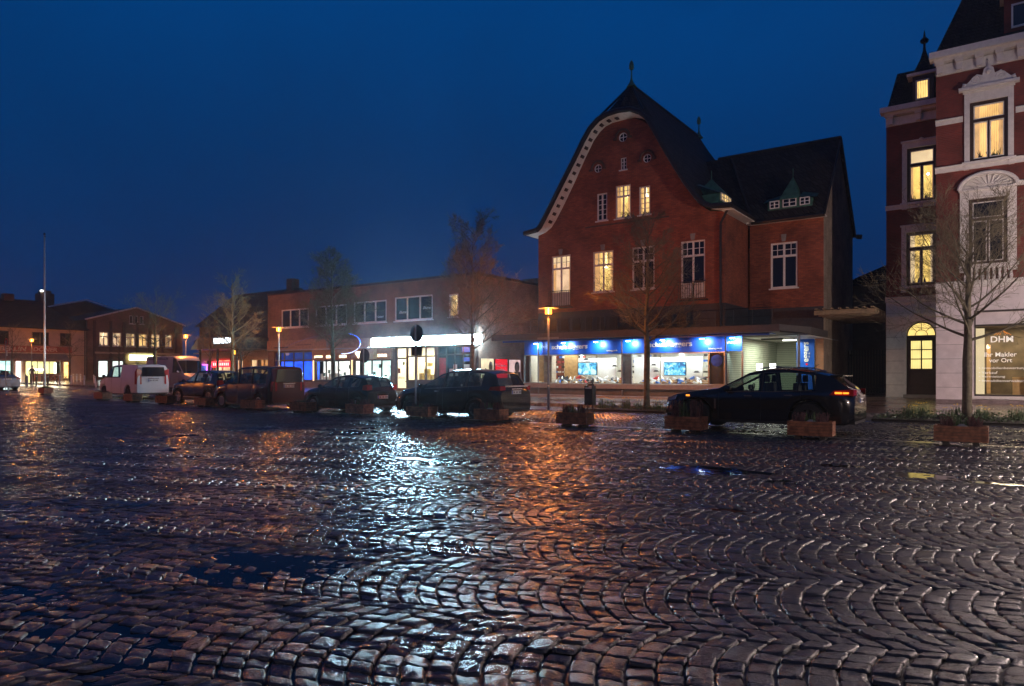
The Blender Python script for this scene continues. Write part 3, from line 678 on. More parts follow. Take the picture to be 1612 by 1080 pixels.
for xa, xb, xs_, xe_ in ((868.8, 924.8, 955, 972), (1021.5, 1089.6, 1116, 1136.5)):
    ua, ub, us_, ue_ = (pv(34.6, x)[0] for x in (xa, xb, xs_, xe_)); W_ = ub-ua
    text('sign_lettering', 'schuh', F, ua, 2.90, .02, W_*.42, M['lettering'], sf, height=.27, bold=.02)
    text('sign_lettering', 'eggers', F, ua+W_*.50, 2.82, .02, W_*.50, M['lettering'], sf, height=.28, bold=.02)
    text('sign_lettering', 'schuheggers.de', F, us_, 2.70, .02, ue_-us_, M['lettering'], sf, bold=.015)
    MB().disc(F, ua+W_*.46, 2.97, .045, .045, .012).build('red_dot', emis('red_dot', (.8, .02, .03), .2), sf)
sd = MB().pbox(F, -11.45, -10.64, 2.62, 3.40, -.1, 0).build('sign_board', M['blue'], gh)
text('sign_lettering', 'schuh eggers', F, -11.38, 2.98, .02, .66, M['lettering'], sd, bold=.015)
spm = MB(); bm2 = emis('spot_bulb', (.75, .93, 1.), 40)
for x in (848.9, 892, 942.8, 993.4, 1047.4, 1108.8, 1157):
    u = pv(34.5, x)[0]
    s_ = MB(); s_.tube([(u, 34.62, 3.3), (u, 34.12, 3.26)], .012, 6); s_.box((u, 34.1, 3.25), (.30, .08, .04)); so = s_.build('spot_lamp', M['steel'], sf)
    MB().box((u, 34.12, 3.222), (.24, .05, .012)).build('bulb', bm2, so)
    bulb('spot_light', (u, 34.2, 3.12), 75, (.72, .92, 1.), sf, .06, 'SPOT', rot=(R(72), 0, 0), spot=150)
MB().pbox(Pl('v', 33.0), -21.6, -20.2, 3.40, 3.52, .002, .03).build('name_plate', M['grey'], can)
# vertical panel right
vp = MB().pbox(V40, -9.32, -8.42, .5, 3.35, .003, .08).build('sign_panel', M['blue'], gh)
text('sign_lettering', 'eggers', V40, -8.60, 2.12, .09, 1.08, M['lettering'], vp, height=.34, vert=True, bold=.02)
MB().disc(V40, -8.80, 2.0, .06, .06, .087).build('red_dot', emis('red_dot_panel', (.8, .02, .03), .5), vp)
# entrance recess
rm = brick('roller_slats', (.62, .66, .52), (.58, .62, .5), (.3, .32, .25), bw=60, rh=.11, ms=.012, bump=.01, stain=.1)
b = MB(); b.box((-11.35, 39.1, 1.8), (.1, 8.8, 3.3)); b.box((-9.7, 43.5, 1.8), (3.3, .1, 3.3)); b.box((-8.25, 42, 1.8), (.06, 3, 3.3)); b.build('roller_shutter', rm, gh)
b = MB(); b.box((-9.7, 40.0, 3.39), (3.6, 7.2, .04)); b.build('entrance_ceiling', M['white'], gh)
b = MB(); b.box((-10.2, 38.4, 3.33), (1.1, .25, .06)); b.build('entrance_vent', M['darkmetal'], gh)
b = MB(); b.box((-9.6, 40.8, 3.35), (1.3, .2, .04)); el_ = b.build('entrance_light', emis('tube_light', (.95, 1., .82), 5), gh)
bulb('entrance_lamp', (-9.9, 38.6, 3.2), 110, (.92, 1., .78), gh, kind='AREA', size=(1.6, 2.6), rot=(0, 0, 0))
nb = emis('lit_notice', (1., 1., .95), 3.5)
for (u, v_) in ((-10.75, 38.0), (-10.15, 38.3)):
    x_ = thing('light_box', (u, v_, gz(u, v_)), 'bright white display box at the shuttered entrance, %s' % ('the taller left one' if u < -10.5 else 'the shorter right one'), 'display', 'light boxes at the entrance')
    q = MB(); q.box((u, v_, gz(u, v_)+1.6), (.3, .08, .36)); q.build('panel', nb, x_); q = MB(); q.box((u, v_, gz(u, v_)+.7), (.05, .05, 1.4)); q.box((u, v_, gz(u, v_)+.02), (.35, .3, .04)); q.build('stand', M['grey'], x_)
# ---- shop interior
b = MB(); b.box((UC-.1, 38.6, 1.9), (11.3, .1, 3.1)); b.box((UC-5.55, 36.7, 1.9), (.1, 3.8, 3.1)); b.box((UC+5.35, 36.9, 1.9), (.1, 3.2, 3.1)); b.build('shop_back_wall', M['creamwall'], gh)
b = MB(); b.box((UC, 36.7, .80), (11.2, 3.9, .12)); b.build('display_floor', M['shopwood'], gh)
b = MB(); b.box((UC, 36.7, 3.43), (11.2, 3.9, .06)); b.build('shop_ceiling', M['white'], gh)
b = MB()
for (x0, x1) in ((893, 970), (998, 1038), (1040, 1106)):
    a0, _ = pv(36.2, x0); a1, _ = pv(36.2, x1); b.box(((a0+a1)/2, 36.25, 1.65), (a1-a0, .06, 1.5))
b.build('display_panel', M['palewall'], gh)
b = MB(); b.box((-22.9, 35.6, 1.8), (.9, .08, 1.6)); b.box((-21.1, 35.9, 1.8), (.9, .08, 1.9)); b.build('timber_panel', M['shopwood'], gh)
b = MB(); b.box((-22.1, 35.1, 1.75), (.55, .5, 1.65)); b.box((-20.5, 37.2, 1.9), (.7, .3, 1.9)); b.box((-16.3, 37.0, 1.9), (.7, .3, 1.9)); b.box((-12.5, 35.9, 1.9), (.5, .4, 1.9)); b.build('shop_pillar', M['grey_brick'], gh)
b = MB()
for u in (-21.9, -19.0, -17.5, -15.3, -13.6): b.box((u, 37.6, 3.3), (.12, 1.2, .03)); b.box((u, 38.5, 2.3), (.16, .04, .9))
b.build('strip_light', emis('strip_light', (.92, 1., .95), 7), gh)
for u in (-21.2, -18.6, -15.6, -13.2): bulb('shop_lamp', (u, 35.6, 3.3), 100, (.95, 1., .94), gh, kind='AREA', size=(1.9, .5), rot=(R(-8), 0, 0))
# shelves behind
b = MB(); r_ = random.Random(4)
for (a0, a1) in ((-22.6, -20.4), (-17.6, -16.0), (-13.2, -12.3)):
    for z in (1.23, 1.53, 1.83, 2.13, 2.43):
        x = a0
        while x < a1: w2 = r_.uniform(.1, .25); b.box((x, 36.6, z+.06), (w2, .12, r_.uniform(.06, .16)), mi=r_.choice((0, 0, 1, 2, 3))); x += w2+r_.uniform(.03, .14)
b.build('shelf_stock', [M['darkframe'], M['palewall'], mat('stock_red', (.4, .04, .03), .6), mat('stock_blue', (.05, .12, .4), .6)], gh)
b = MB()
for (x, z) in ((-18.35, 1.9), (-18.0, 1.6), (-17.8, 1.95), (-15.95, 1.95), (-15.8, 1.6), (-14.9, 1.5), (-13.5, 1.55), (-20.2, 2.3)):
    b.box((x, 36.1, z), (.3, .14, .02)); b.box((x, 36.08, z+.05), (.24, .09, .08), taper=.7)
b.build('wall_shelf_shoes', M['darkframe'], gh)
b = MB()
for u in (-20.5, -16.4, -12.6):
    for z in (1.2, 1.5, 1.8, 2.1, 2.4): b.box((u, 36.75, z), (.8, .3, .03))
b.build('shelf', M['grey'], gh)
def screen(u, v_, z, label):
    t = thing('television', (u, v_, z-.35), label, 'television', 'screens in the shoe shop window')
    MB().box((u, v_, z), (1.26, .07, .74)).build('bezel', M['black'], t)
    m, tt, p, o = nodes('screen_picture'); g = N(tt, 'ShaderNodeNewGeometry'); n_ = N(tt, 'ShaderNodeTexNoise', Scale=3.2, Detail=6.); n_.inputs['Distortion'].default_value = 1.2
    tt.links.new(g.outputs['Position'], n_.inputs['Vector']); r_ = N(tt, 'ShaderNodeValToRGB'); e_ = r_.color_ramp.elements
    e_[0].position = .36; e_[0].color = (.03, .12, .32, 1); e_[1].position = .62; e_[1].color = (.62, .92, 1., 1); q = e_.new(.48); q.color = (.08, .5, .85, 1)
    tt.links.new(n_.outputs['Fac'], r_.inputs[0]); tt.links.new(r_.outputs[0], p.inputs['Emission Color']); p.inputs['Emission Strength'].default_value = 1.3; p.inputs['Base Color'].default_value = (.01, .02, .03, 1)
    MB().pquad(Pl('v', v_-.04), u-.6, u+.6, z-.34, z+.34).build('screen', m, t)
for i, xx in enumerate((925, 1062.5)):
    u, z = pv(35.9, xx, 580.5); screen(u, 35.9, z, ['blue screen in the left shop window bay showing a round pale patch', 'wide blue screen in the right bay of the shoe shop window'][i])
# tiered wooden display steps and shoes on them
tier = []
for k, (v_, z) in enumerate(((35.0, .93), (35.35, 1.03), (35.7, 1.14))):
    for (a, b_) in ((-21.8, -17.3), (-16.4, -12.5)):
        t = MB(); t.box(((a+b_)/2, v_, .86+(z-.86)/2), (b_-a, .34, z-.86)); o = t.build('display_step', M['shopwood'])
        tag(o, 'low timber display step with shoes, %s tier of the %s window bay' % (('front', 'middle', 'rear')[k], 'left' if a < -20 else 'right'), 'display step', 'display steps in the shop window'); tier.append((a, b_, v_, z))
sc_ = [(.75, .75, .72), (.04, .04, .05), (.5, .04, .04), (.15, .16, .18), (.6, .62, .65), (.04, .15, .5), (.3, .16, .08)]
sm = [mat('shoe_leather', c, .5, var=.05) for c in sc_]
cn = ['white', 'black', 'red', 'dark grey', 'pale grey', 'blue', 'brown']
protos = []
for k, m_ in enumerate(sm):
    t = thing('shoe', (0, 0, 0), 'shoe', 'shoe', 'shoes on display in the shop window'); q = MB()
    prof = [(-.14, .035, .10), (-.12, .04, .12), (-.05, .04, .10), (.03, .042, .075), (.10, .04, .05), (.145, .02, .03)]
    n_ = 8; vs, fs = [], []
    for x, hw_, h_ in prof:
        for j in range(n_): a = math.pi*j/(n_-1); vs.append((x, hw_*math.cos(a), .02+h_*math.sin(a)))
    for i in range(len(prof)-1):
        for j in range(n_-1): fs.append((i*n_+j, i*n_+j+1, (i+1)*n_+j+1, (i+1)*n_+j))
    q.add(vs, fs); q.build('upper', m_, t, smooth='all'); q = MB(); q.box((0, 0, .01), (.30, .085, .02)); q.build('sole', M['lettering'] if k != 1 else M['black'], t)
    protos.append(t)
random.seed(11); used = set(); cnt = 0
pos_words = ('front', 'middle', 'rear')
for ti, (a, b_, v_, z) in enumerate(tier):
    u = a+.15; j = 0
    while u < b_-.1:
        k = random.choice((0, 0, 0, 1, 1, 3, 4, 4, 2, 5, 6))
        lab = '%s shoe displayed on the %s step of the %s shop window bay' % (cn[k], pos_words[ti//2], 'left' if a < -20 else 'right')
        o = place(protos[k], k not in used, (u, v_+random.uniform(-.06, .06), z), lab, random.choice((0, .5, 1.57, 2.4, 3.1, -.6, -1.2))); used.add(k)
        s_ = random.uniform(.9, 1.25); o.scale = (s_, s_, s_*random.uniform(1, 1.7))
        u += random.uniform(.22, .42)
for k, p_ in enumerate(protos):
    if k not in used: 
        for ch in list(p_.children): bpy.data.objects.remove(ch)
        bpy.data.objects.remove(p_)
# passage between houses
ps = thing('passage_roof', (-6.6, 38, gz(-6, 38)), 'slatted timber passage roof spanning the alley beside the brick gable house', 'pergola')
for k in range(9):
    v_ = 37.6+k*.95; MB().box((-6.53, v_, 4.55), (2.78, .12, .22)).build('beam', mat('pergola_timber', (.32, .24, .14), .7) if k == 0 else bpy.data.materials['pergola_timber'], ps)
b = MB()
for k in range(8): b.box((-7.8+k*.36, 41.4, 4.72), (.12, 8.2, .06))
b.build('purlin', bpy.data.materials['pergola_timber'], ps)
gt = thing('passage_gate', (-6.55, 46.5, gz(-6, 46)), 'dark vertical slatted gate closing the alley between the houses', 'gate')
b = MB()
for k in range(18): b.box((-7.85+k*.155, 46.5, 1.6), (.09, .06, 2.6))
b.build('slats', M['darkframe'], gt); b = MB(); b.box((-6.55, 46.56, .8), (2.7, .05, .12)); b.box((-6.55, 46.56, 2.6), (2.7, .05, .12)); b.build('rail', M['darkframe'], gt)
bk = thing('rear_building', (-5.5, 56, gz(-5, 56)), 'unlit dark building at the back of the alley with a low gabled roof', 'building')
b = MB(); b.box((-5.5, 60, 4), (9, 8, 8)); b.build('wall', M['darkbrick'], bk)
b = MB(); b.prism(Pl('v', 55.8), [(-10.2, 7.9), (-.6, 7.9), (-5.2, 9.9)], -8.6, 0); b.build('roof', M['slatetile'], bk)
# ================================================================== FLAT-ROOFED SHOP BUILDING
fb = thing('flat_roof_building', (-39.5, 41, .3), 'two storey brown brick building with flat roof and glowing white sign band', 'building')
FW = [(-48.77, -45.33, 5.2, 6.7), (-44.47, -40.84, 5.2, 6.75), (-40.08, -36.62, 5.22, 6.82), (-35.77, -32.17, 5.22, 6.92), (-30.71, -29.87, 5.28, 6.82)]
slab('wall', V36, rect(-50.6, -28.4, .2, 8.0), [rect(*w_) for w_ in FW]+[rect(-49.7, -44.85, .9, 3.25), rect(-44.6, -40.4, .9, 2.5), rect(-40.15, -36.1, .9, 2.5), rect(-35.75, -31.95, .45, 3.35), rect(-31.7, -28.75, .45, 3.35)], .3, M['brown'], fb)
P28 = Pl('u', -28.4)
slab('wall', P28, rect(36.3, 49, .2, 8.0), [], .3, brick('lamplit_pink_brick', (.62, .30, .21), (.48, .22, .15), (.45, .3, .22), bw=.25), fb)  # pink brick, colour brightened for the lamp light falling on this side
b = MB(); b.box((-39.5, 42.5, 7.9), (21.9, 12.7, .1)); b.box((-50.5, 42.4, 4.1), (.2, 12.5, 7.8)); b.box((-39.5, 48.9, 4.1), (22, .2, 7.8)); b.build('roof', M['darkmetal'], fb)
b = MB(); b.pbox(V36, -50.65, -28.3, 7.97, 8.14, -.3, .06); b.box((-28.36, 42.5, 8.055), (.1, 13, .17)); b.build('parapet_trim', M['darkmetal'], fb)
b = MB(); b.box((-30.5, 46, 8.5), (1.4, 1.0, .8)); b.box((-29.5, 47.5, 8.3), (2.2, 1.4, .5)); b.build('roof_vent', M['darkmetal'], fb)
for i, (a, c, z0, z1) in enumerate(FW):
    w_ = window(fb, V36, a, c, z0, z1, M['white'], M['darkpane'] if i < 4 else M['warm'], cols=3 if i < 4 else 1, fw=.1, rec=.08)
wt = text('window_lettering', 'Blume', V36, -35.4, 5.75, -.06, .7, M['lettering'], fb, shear=.3, ext=.003); text('window_lettering', 'Blume', V36, -33.1, 5.95, -.06, .7, M['lettering'], fb, shear=.3, ext=.003)
text('window_lettering', 'Gehör!', V36, -37.6, 5.55, -.06, .6, M['lettering'], fb, ext=.003)
# glowing sign band
wb = emis('light_band', (.46, .80, 1.), 130.0)
b = MB(); b.pbox(V36, -37.8, -28.35, 3.42, 4.03, .02, .35); b.box((-28.18, 35.85, 3.725), (.33, .6, .61)); b.build('light_band', wb, fb)
b = MB(); b.pbox(V36, -37.85, -28.3, 3.34, 3.415, .02, .42); b.pbox(V36, -37.85, -28.3, 4.035, 4.08, .02, .38); b.build('band_trim', M['darkmetal'], fb)
b = MB(); b.pbox(V36, -50.0, -42.6, 3.42, 4.15, .003, .5); b.pbox(V36, -42.55, -37.9, 3.38, 4.1, .003, .25); b.build('shop_fascia', mat('brown_fascia', (.27, .16, .11), .5), fb)
b = MB(); b.pbox(V36, -50.1, -37.9, 3.33, 3.40, .003, .62); b.build('fascia_trim', M['grey'], fb)
b = MB(); b.pbox(V36, -49.0, -47.2, 3.52, 3.62, .505, .52); b.pbox(V36, -46.3, -44.4, 3.72, 3.76, .505, .515); b.build('fascia_marks', M['darkframe'], fb)
# blue-lit window
bl = emis('blue_glow', (.04, .16, 1.), 1.5, var=.5, scale=1.2)
window(fb, V36, -49.7, -44.85, .9, 3.25, M['darkframe'], glass('blue_window_glass', (.5, .6, .95)), cols=4, trans=.7, fw=.09)
b = MB(); b.pquad(V36, -49.7, -44.85, .9, 2.45, -.7).build('blue_wall', bl, fb)
b = MB(); b.pquad(V36, -49.7, -44.85, 2.45, 3.25, -.7).build('dim_blue_wall', emis('blue_glow_dim', (.05, .14, .6), .28, var=.4), fb)
# jeweller windows
jf = mat('jeweller_fascia', (.34, .2, .14), .6)
for k, (a, c) in enumerate(((-44.6, -40.4), (-40.15, -36.1))):
    w_ = window(fb, V36, a, c, .9, 2.5, M['darkframe'], M['glass'], cols=3 if k == 0 else 4, fw=.09, rec=.05)
    b = MB(); b.pbox(V36, a-.1, c+.1, 2.52, 3.3, .003, .16); b.build('window_fascia', jf, fb)
    b = MB(); b.pquad(V36, a, c, .9, 2.5, -.9); b.pquad(V36, a, c, .9, .905, -.9)
    b.build('display_back', emis('jewel_display%d' % k, (1., .98, .93) if k == 0 else (.80, .97, .92), 1.15, var=.3, scale=2.2), fb)
    b = MB(); b.pbox(V36, a+.1, c-.1, .9, 1.0, -.85, -.15)
    for x in np.arange(a+.3, c-.2, .36):
        h = random.uniform(.1, .5); b.pbox(V36, x-.09, x+.09, 1.0, 1.0+h, -.55, -.35)
    b.build('jewellery_stands', M['palewall'], fb)
    b = MB()
    for x in np.arange(a+.5, c-.2, .6):
        z = random.uniform(1.2, 1.9); b.pbox(V36, x-.08, x+.08, z, z+random.uniform(.1, .3), -.6, -.5)
    b.build('jewellery_cards', M['copper'], fb)
    b = MB(); b.pbox(V36, a-.13, a-.04, .9, 2.5, .003, .06); b.build('light_strip', emis('amber_strip', (1., .62, .3), 1.6), fb)
gl_ = emis('glowing_letters', (1., .80, .52), 2.4)
text('sign_lettering', 'JUWELEN', V36, -44.4, 2.66, .17, .95, gl_, fb, height=.22, bold=.02)
text('sign_lettering', 'SCHMUCK', V36, -43.0, 2.66, .17, 1.0, gl_, fb, height=.22, bold=.02)
text('sign_lettering', 'UHREN', V36, -41.5, 2.66, .17, .8, gl_, fb, height=.22, bold=.02)
b = MB(); b.prism(V36, [(-39.75, 3.02), (-39.6, 3.12), (-39.15, 3.12), (-39.0, 3.02), (-39.375, 2.6)], .163, .19); b.build('diamond_sign', gl_, fb)
text('sign_lettering', 'SCHMUCK', V36, -37.35, 2.68, .17, .95, gl_, fb, height=.22, bold=.02)
b = MB(); b.pbox(V36, -38.4, -37.45, 2.55, 3.3, .165, .5, ); b.build('awning_box', mat('pale_green_box', (.5, .55, .42), .6), fb)
# neon ellipse
def arc_(t0, t1, n=24): return [V36(-40.5+1.75*math.cos(t), 3.72+.76*math.sin(t), .55) for t in np.linspace(t0, t1, n)]
MB().tube(arc_(-1.75, .62), .022, 6).build('neon_tube', emis('neon_white_blue', (.45, .55, 1.), 3.), fb)
MB().tube(arc_(.0, 1.3), .026, 6).build('neon_tube', emis('neon_blue', (.03, .16, 1.), 3.2), fb)
MB().tube([V36(-40.5+1.75*math.cos(t)-2.6*(t-1.3), 3.72+.76*math.sin(t), .56) for t in np.linspace(1.3, 3.9, 24)], .012, 5).build('neon_tube', emis('neon_dim', (.25, .25, .5), .25), fb)
# flower shop front
wv = window(fb, V36, -34.6, -31.95, .95, 3.35, M['brownframe'], M['glass'], cols=3, trans=.72, cols_top=3, fw=.09, rec=.1)
dr = MB(); dr.pbox(V36, -35.75, -35.62, .45, 3.35, -.12, -.05); dr.pbox(V36, -34.72, -34.6, .45, 3.35, -.12, -.05); dr.pbox(V36, -35.62, -34.72, 2.5, 2.62, -.12, -.05); dr.pbox(V36, -35.62, -34.72, 3.27, 3.35, -.12, -.05); dr.pbox(V36, -34.6, -31.95, .45, .95, -.12, -.03)
door = dr.build('door', M['brownframe'], fb); MB().pquad(V36, -35.62, -34.72, .5, 3.27, -.09).build('pane', M['glass'], door)
b = MB(); b.disc(V36, -34.95, 2.2, .1, .14, -.06); b.build('door_wreath', M['leaf'], door); b = MB(); b.pbox(V36, -35.55, -35.3, 1.5, 1.85, -.085, -.07); b.build('notice', mat('brown_notice', (.2, .05, .03)), door)
b = MB(); b.pquad(V36, -35.9, -31.9, .3, 3.5, -2.6); b.quad((-35.9, 36.2, .35), (-31.9, 36.2, .35), (-31.9, 38.6, .35), (-35.9, 38.6, .35)); b.quad((-35.9, 36.2, 3.45), (-31.9, 36.2, 3.45), (-31.9, 38.6, 3.45), (-35.9, 38.6, 3.45))
b.quad((-35.9, 36.3, .3), (-35.9, 38.6, .3), (-35.9, 38.6, 3.5), (-35.9, 36.3, 3.5)); b.quad((-31.9, 36.3, .3), (-31.9, 38.6, .3), (-31.9, 38.6, 3.5), (-31.9, 36.3, 3.5)); b.build('shop_interior', M['creamwall'], fb)
bulb('shop_lamp', (-33.9, 37.2, 3.3), 260, (1., .84, .55), fb, kind='AREA', size=(3.2, 1.6), rot=(0, 0, 0))
b = MB()
for (x, z, w2, h) in ((-34.1, 1.0, .3, .5), (-33.6, 1.0, .35, .8), (-33.1, 1.0, .25, .4), (-32.6, 1.0, .45, .6), (-33.35, 2.0, .25, .25)): b.pbox(V36, x-w2/2, x+w2/2, z, z+h, -1.2, -.9)
b.build('flower_display', mat('flower_pots', (.45, .35, .12), .6, var=.5, scale=5), fb)
b = MB(); b.pbox(V36, -33.9, -33.1, 1.5, 2.2, -2.5, -2.4); b.build('dark_picture', M['darkframe'], fb)
for (x, z, l) in ((-33.35, 2.15, 'star'),):
    s = MB(); s.prism(V36, [(x+(.2 if i % 2 else .07)*math.cos(math.pi*i/5+.3), z+(.2 if i % 2 else .07)*math.sin(math.pi*i/5+.3)) for i in range(10)], -.5, -.45)
    tag(s.build('paper_star', emis('star_light', (1., .8, .5), 2.5)), 'glowing paper star hanging in the flower shop window', 'star decoration')
text('window_lettering', 'Blume', V36, -35.5, 1.1, -.085, .6, M['darkframe'], door, shear=.3, ext=.003)
# dark entrance on the right
wd = window(fb, V36, -31.7, -28.75, .45, 3.35, M['darkframe'], M['darkpane'], cols=4, trans=.8, fw=.08, rec=.1)
b = MB(); b.pbox(V36, -31.6, -30.95, 1.2, 2.55, -.07, -.04); b.build('red_notice', mat('red_notice', (.45, .02, .03), .5), fb)
b = MB()
for (x, z, w2, h) in ((-30.55, 1.3, .3, .5), (-30.2, 1.5, .3, .6), (-30.1, 1.2, .25, .3)): b.pbox(V36, x-w2/2, x+w2/2, z, z+h, -.07, -.045)
b.build('paper_notice', M['lettering'], fb)
b = MB(); b.pbox(V36, -29.6, -28.95, 2.9, 3.25, -.07, -.04); b.pbox(V36, -29.55, -28.95, 2.3, 2.55, -.07, -.04); b.build('blue_notice', emis('blue_notice', (.04, .16, .75), .25), fb)
b = MB(); b.pbox(V36, -29.5, -28.97, 1.5, 2.1, -.07, -.04); b.build('pale_notice', M['palewall'], fb)
# posters on the side wall
def poster(a, c, z0, z1, base, label, extra):
    t = thing('wall_poster', (-28.38, (a+c)/2, z0), label, 'poster', 'posters on the side wall')
    q = MB(); q.pbox(P28, a, c, z0, z1, .003, .05); q.build('frame', M['darkframe'], t)
    q = MB(); q.pquad(P28, a+.03, c-.03, z0+.03, z1-.03, .053); q.build('sheet', base, t); extra(t)
def ex1(t):
    q = MB(); q.disc(P28, 37.55, 1.95, .22, .35, .056); q.disc(P28, 37.0, 1.65, .12, .2, .056); q.pquad(P28, 36.6, 37.4, 1.15, 1.4, .055); q.build('figure_print', mat('sepia_print', (.22, .14, .07), .6), t)
def ex2(t):
    text('poster_lettering', 'Über die Idee', P28, 38.22, 1.95, .056, 1.15, M['lettering'], t, ext=.002, bold=.02); text('poster_lettering', 'ist weiter...', P28, 38.22, 1.68, .056, 1.0, M['lettering'], t, ext=.002, bold=.02)
def ex3(t):
    q = MB(); q.disc(P28, 40.65, 1.95, .30, .38, .055); q.pquad(P28, 40.3, 41.05, 1.15, 1.6, .055); q.build('hair_print', mat('hair_print', (.09, .05, .045), .6), t)
    q = MB(); q.disc(P28, 40.65, 1.9, .18, .26, .058); q.pquad(P28, 40.55, 40.8, 1.2, 1.75, .058); q.build('face_print', mat('skin_print', (.6, .38, .3), .6), t)
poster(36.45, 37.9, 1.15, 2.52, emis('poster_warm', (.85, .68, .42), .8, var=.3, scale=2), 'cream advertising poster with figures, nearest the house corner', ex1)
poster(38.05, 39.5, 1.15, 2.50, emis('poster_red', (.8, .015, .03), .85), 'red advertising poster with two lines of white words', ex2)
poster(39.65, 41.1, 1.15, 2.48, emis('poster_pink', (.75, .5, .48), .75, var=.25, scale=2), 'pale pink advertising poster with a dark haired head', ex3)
for k, (a, l) in enumerate(((36.2, 0), (37.6, 0), (39.3, 0))): pass
# ================================================================== LOW SHOP ROW further left
lr = thing('low_shop_building', (-56.5, 41, .45), 'low shop building with steep dark roof, beige front and projecting dark canopy', 'building')
V38 = Pl('v', 37.5)
slab('wall', V38, rect(-63.5, -50.7, .2, 4.6), [rect(-62.6, -58.2, .8, 2.75), rect(-57.6, -56.4, .5, 2.75), rect(-55.4, -51.2, .8, 2.75)], .3, M['plaster'], lr)
b = MB(); b.add([(-63.9, 37.1, 4.5), (-50.65, 37.1, 4.5), (-50.65, 42, 8.0), (-62.3, 42, 8.0)], [(0, 1, 2, 3)]); b.box((-57, 44, 4), (12.5, 6, 7.9)); b.build('roof', M['tile'], lr)
b = MB(); b.box((-52.6, 41, 8.3), (1.2, 1., 1.4)); b.build('chimney', M['darkbrick'], lr)
b = MB(); b.pbox(V38, -63.6, -50.7, 3.3, 3.42, .003, .5); b.pbox(V38, -63.4, -50.8, 2.85, 3.0, .003, .2); b.build('cornice', M['plaster'], lr)
b = MB(); b.prism(V38, [(-62.9, 3.45), (-56.5, 3.45), (-57.2, 4.4), (-62.2, 4.4)], .003, .12); b.build('awning', mat('salmon_awning', (.55, .27, .17), .7), lr)
window(lr, V38, -62.6, -58.2, .8, 2.75, M['plaster'], M['glass'], cols=3, fw=.08); window(lr, V38, -57.6, -56.4, .5, 2.75, M['plaster'], M['glass'], cols=2, fw=.08); window(lr, V38, -55.4, -51.2, .8, 2.75, M['plaster'], M['glass'], cols=4, fw=.08)
b = MB(); b.pquad(V38, -62.9, -56.2, .5, 2.9, -1.4); b.build('shop_back_wall', emis('amber_room', (1., .72, .38), .75, var=.5, scale=1.6), lr)
b = MB(); b.pquad(V38, -55.6, -51., .5, 2.9, -1.4); b.build('shop_back_wall', emis('orange_room', (1., .48, .16), .5, var=.6, scale=1.6), lr)
b = MB(); b.pbox(V38, -61.0, -58.1, 2.05, 2.6, .05, .2); rs = b.build('red_sign', emis('red_neon', (1., .01, .03), 2.6), lr)
text('sign_lettering', 'WASCHSALON', V38, -60.8, 2.2, .205, 2.4, emis('pale_neon', (1., .5, .45), 2.), rs, height=.26, bold=.02, ext=.004) if False else None
b = MB()
for i in range(9): b.pbox(V38, -60.75+i*.29, -60.6+i*.29, 2.2, 2.45, .2, .215)
b.build('sign_strokes', emis('pale_neon', (1., .5, .45), 2.), rs)
b = MB(); b.tube([V38(-63.1, 1.0, .1), V38(-63.1, 2.3, .1), V38(-62.0, 2.3, .1), V38(-62.0, 1.0, .1)], .06, 5); b.build('neon_frame', emis('violet_neon', (.75, .12, 1.), 3.5), lr)
b = MB(); b.pquad(V38, -63.0, -62.1, 1.0, 2.2, .08); b.build('blue_display', emis('blue_display', (.03, .08, .6), .9), lr)
# dark canopy with white letters
b = MB(); b.box((-53.3, 35.2, 4.0), (5.6, 4.4, .95)); b.add([(-60, 34.6, 3.6), (-56.1, 33.0, 3.52), (-56.1, 37.4, 3.52), (-60, 37.4, 3.6), (-56.1, 33., 4.45), (-56.1, 37.4, 4.45)], [(0, 1, 2, 3), (0, 1, 4), (3, 2, 5), (0, 4, 5, 3)])
pc = b.build('canopy', M['slate'], lr)
text('sign_lettering', 'PROVINZIAL', Pl('v', 32.98), -53.6, 3.93, .02, 2.75, emis('cool_white_letters', (.78, .92, 1.), 3.2), pc, height=.46, bold=.015)
for u in (-56.2, -53.6, -50.9): b = MB(); b.tube([(u, 33.3, .4), (u, 33.3, 3.55)], .1, 8); b.build('canopy_post', M['darkmetal'], pc)
b = MB(); b.box((-51.6, 33.6, 3.2), (.5, .2, .3)); b.build('orange_lamp', emis('orange_sign_lamp', (1., .5, .05), 3.), lr)
# building at the far corner of the square
cb = thing('corner_brick_building', (-76, 52, .5), 'dark brick corner building with a tall roof and two bright narrow windows', 'building')
P66 = Pl('v', 47.)
slab('wall', P66, rect(-79.5, -64.5, .3, 7.2), [rect(-73.2, -72.2, 1.2, 3.4), rect(-70.3, -69.1, 1.0, 3.4)], .3, M['darkbrick'], cb)
b = MB(); b.add([(-80, 46.6, 7.0), (-64, 46.6, 7.0), (-65.5, 51, 11.2), (-78.5, 51, 11.2)], [(0, 1, 2, 3)]); b.box((-72, 53, 3.8), (15, 11, 7)); b.add([(-64, 46.6, 7), (-64, 58, 7), (-65.5, 51, 11.2)], [(0, 1, 2)]); b.build('roof', M['tile'], cb)
b = MB(); b.box((-67, 51, 11.6), (1, 1, 1.4)); b.build('chimney', M['darkbrick'], cb)
window(cb, P66, -73.2, -72.2, 1.2, 3.4, M['darkframe'], M['warm2'], cols=1, fw=.1); window(cb, P66, -70.3, -69.1, 1.0, 3.4, M['darkframe'], M['warm2'], cols=1, fw=.2)
b = MB(); b.pbox(P66, -67.5, -66.9, 1.8, 3.0, .05, .3); b.build('wall_lamp', emis('orange_wall_lamp', (1., .55, .15), 2.), cb)
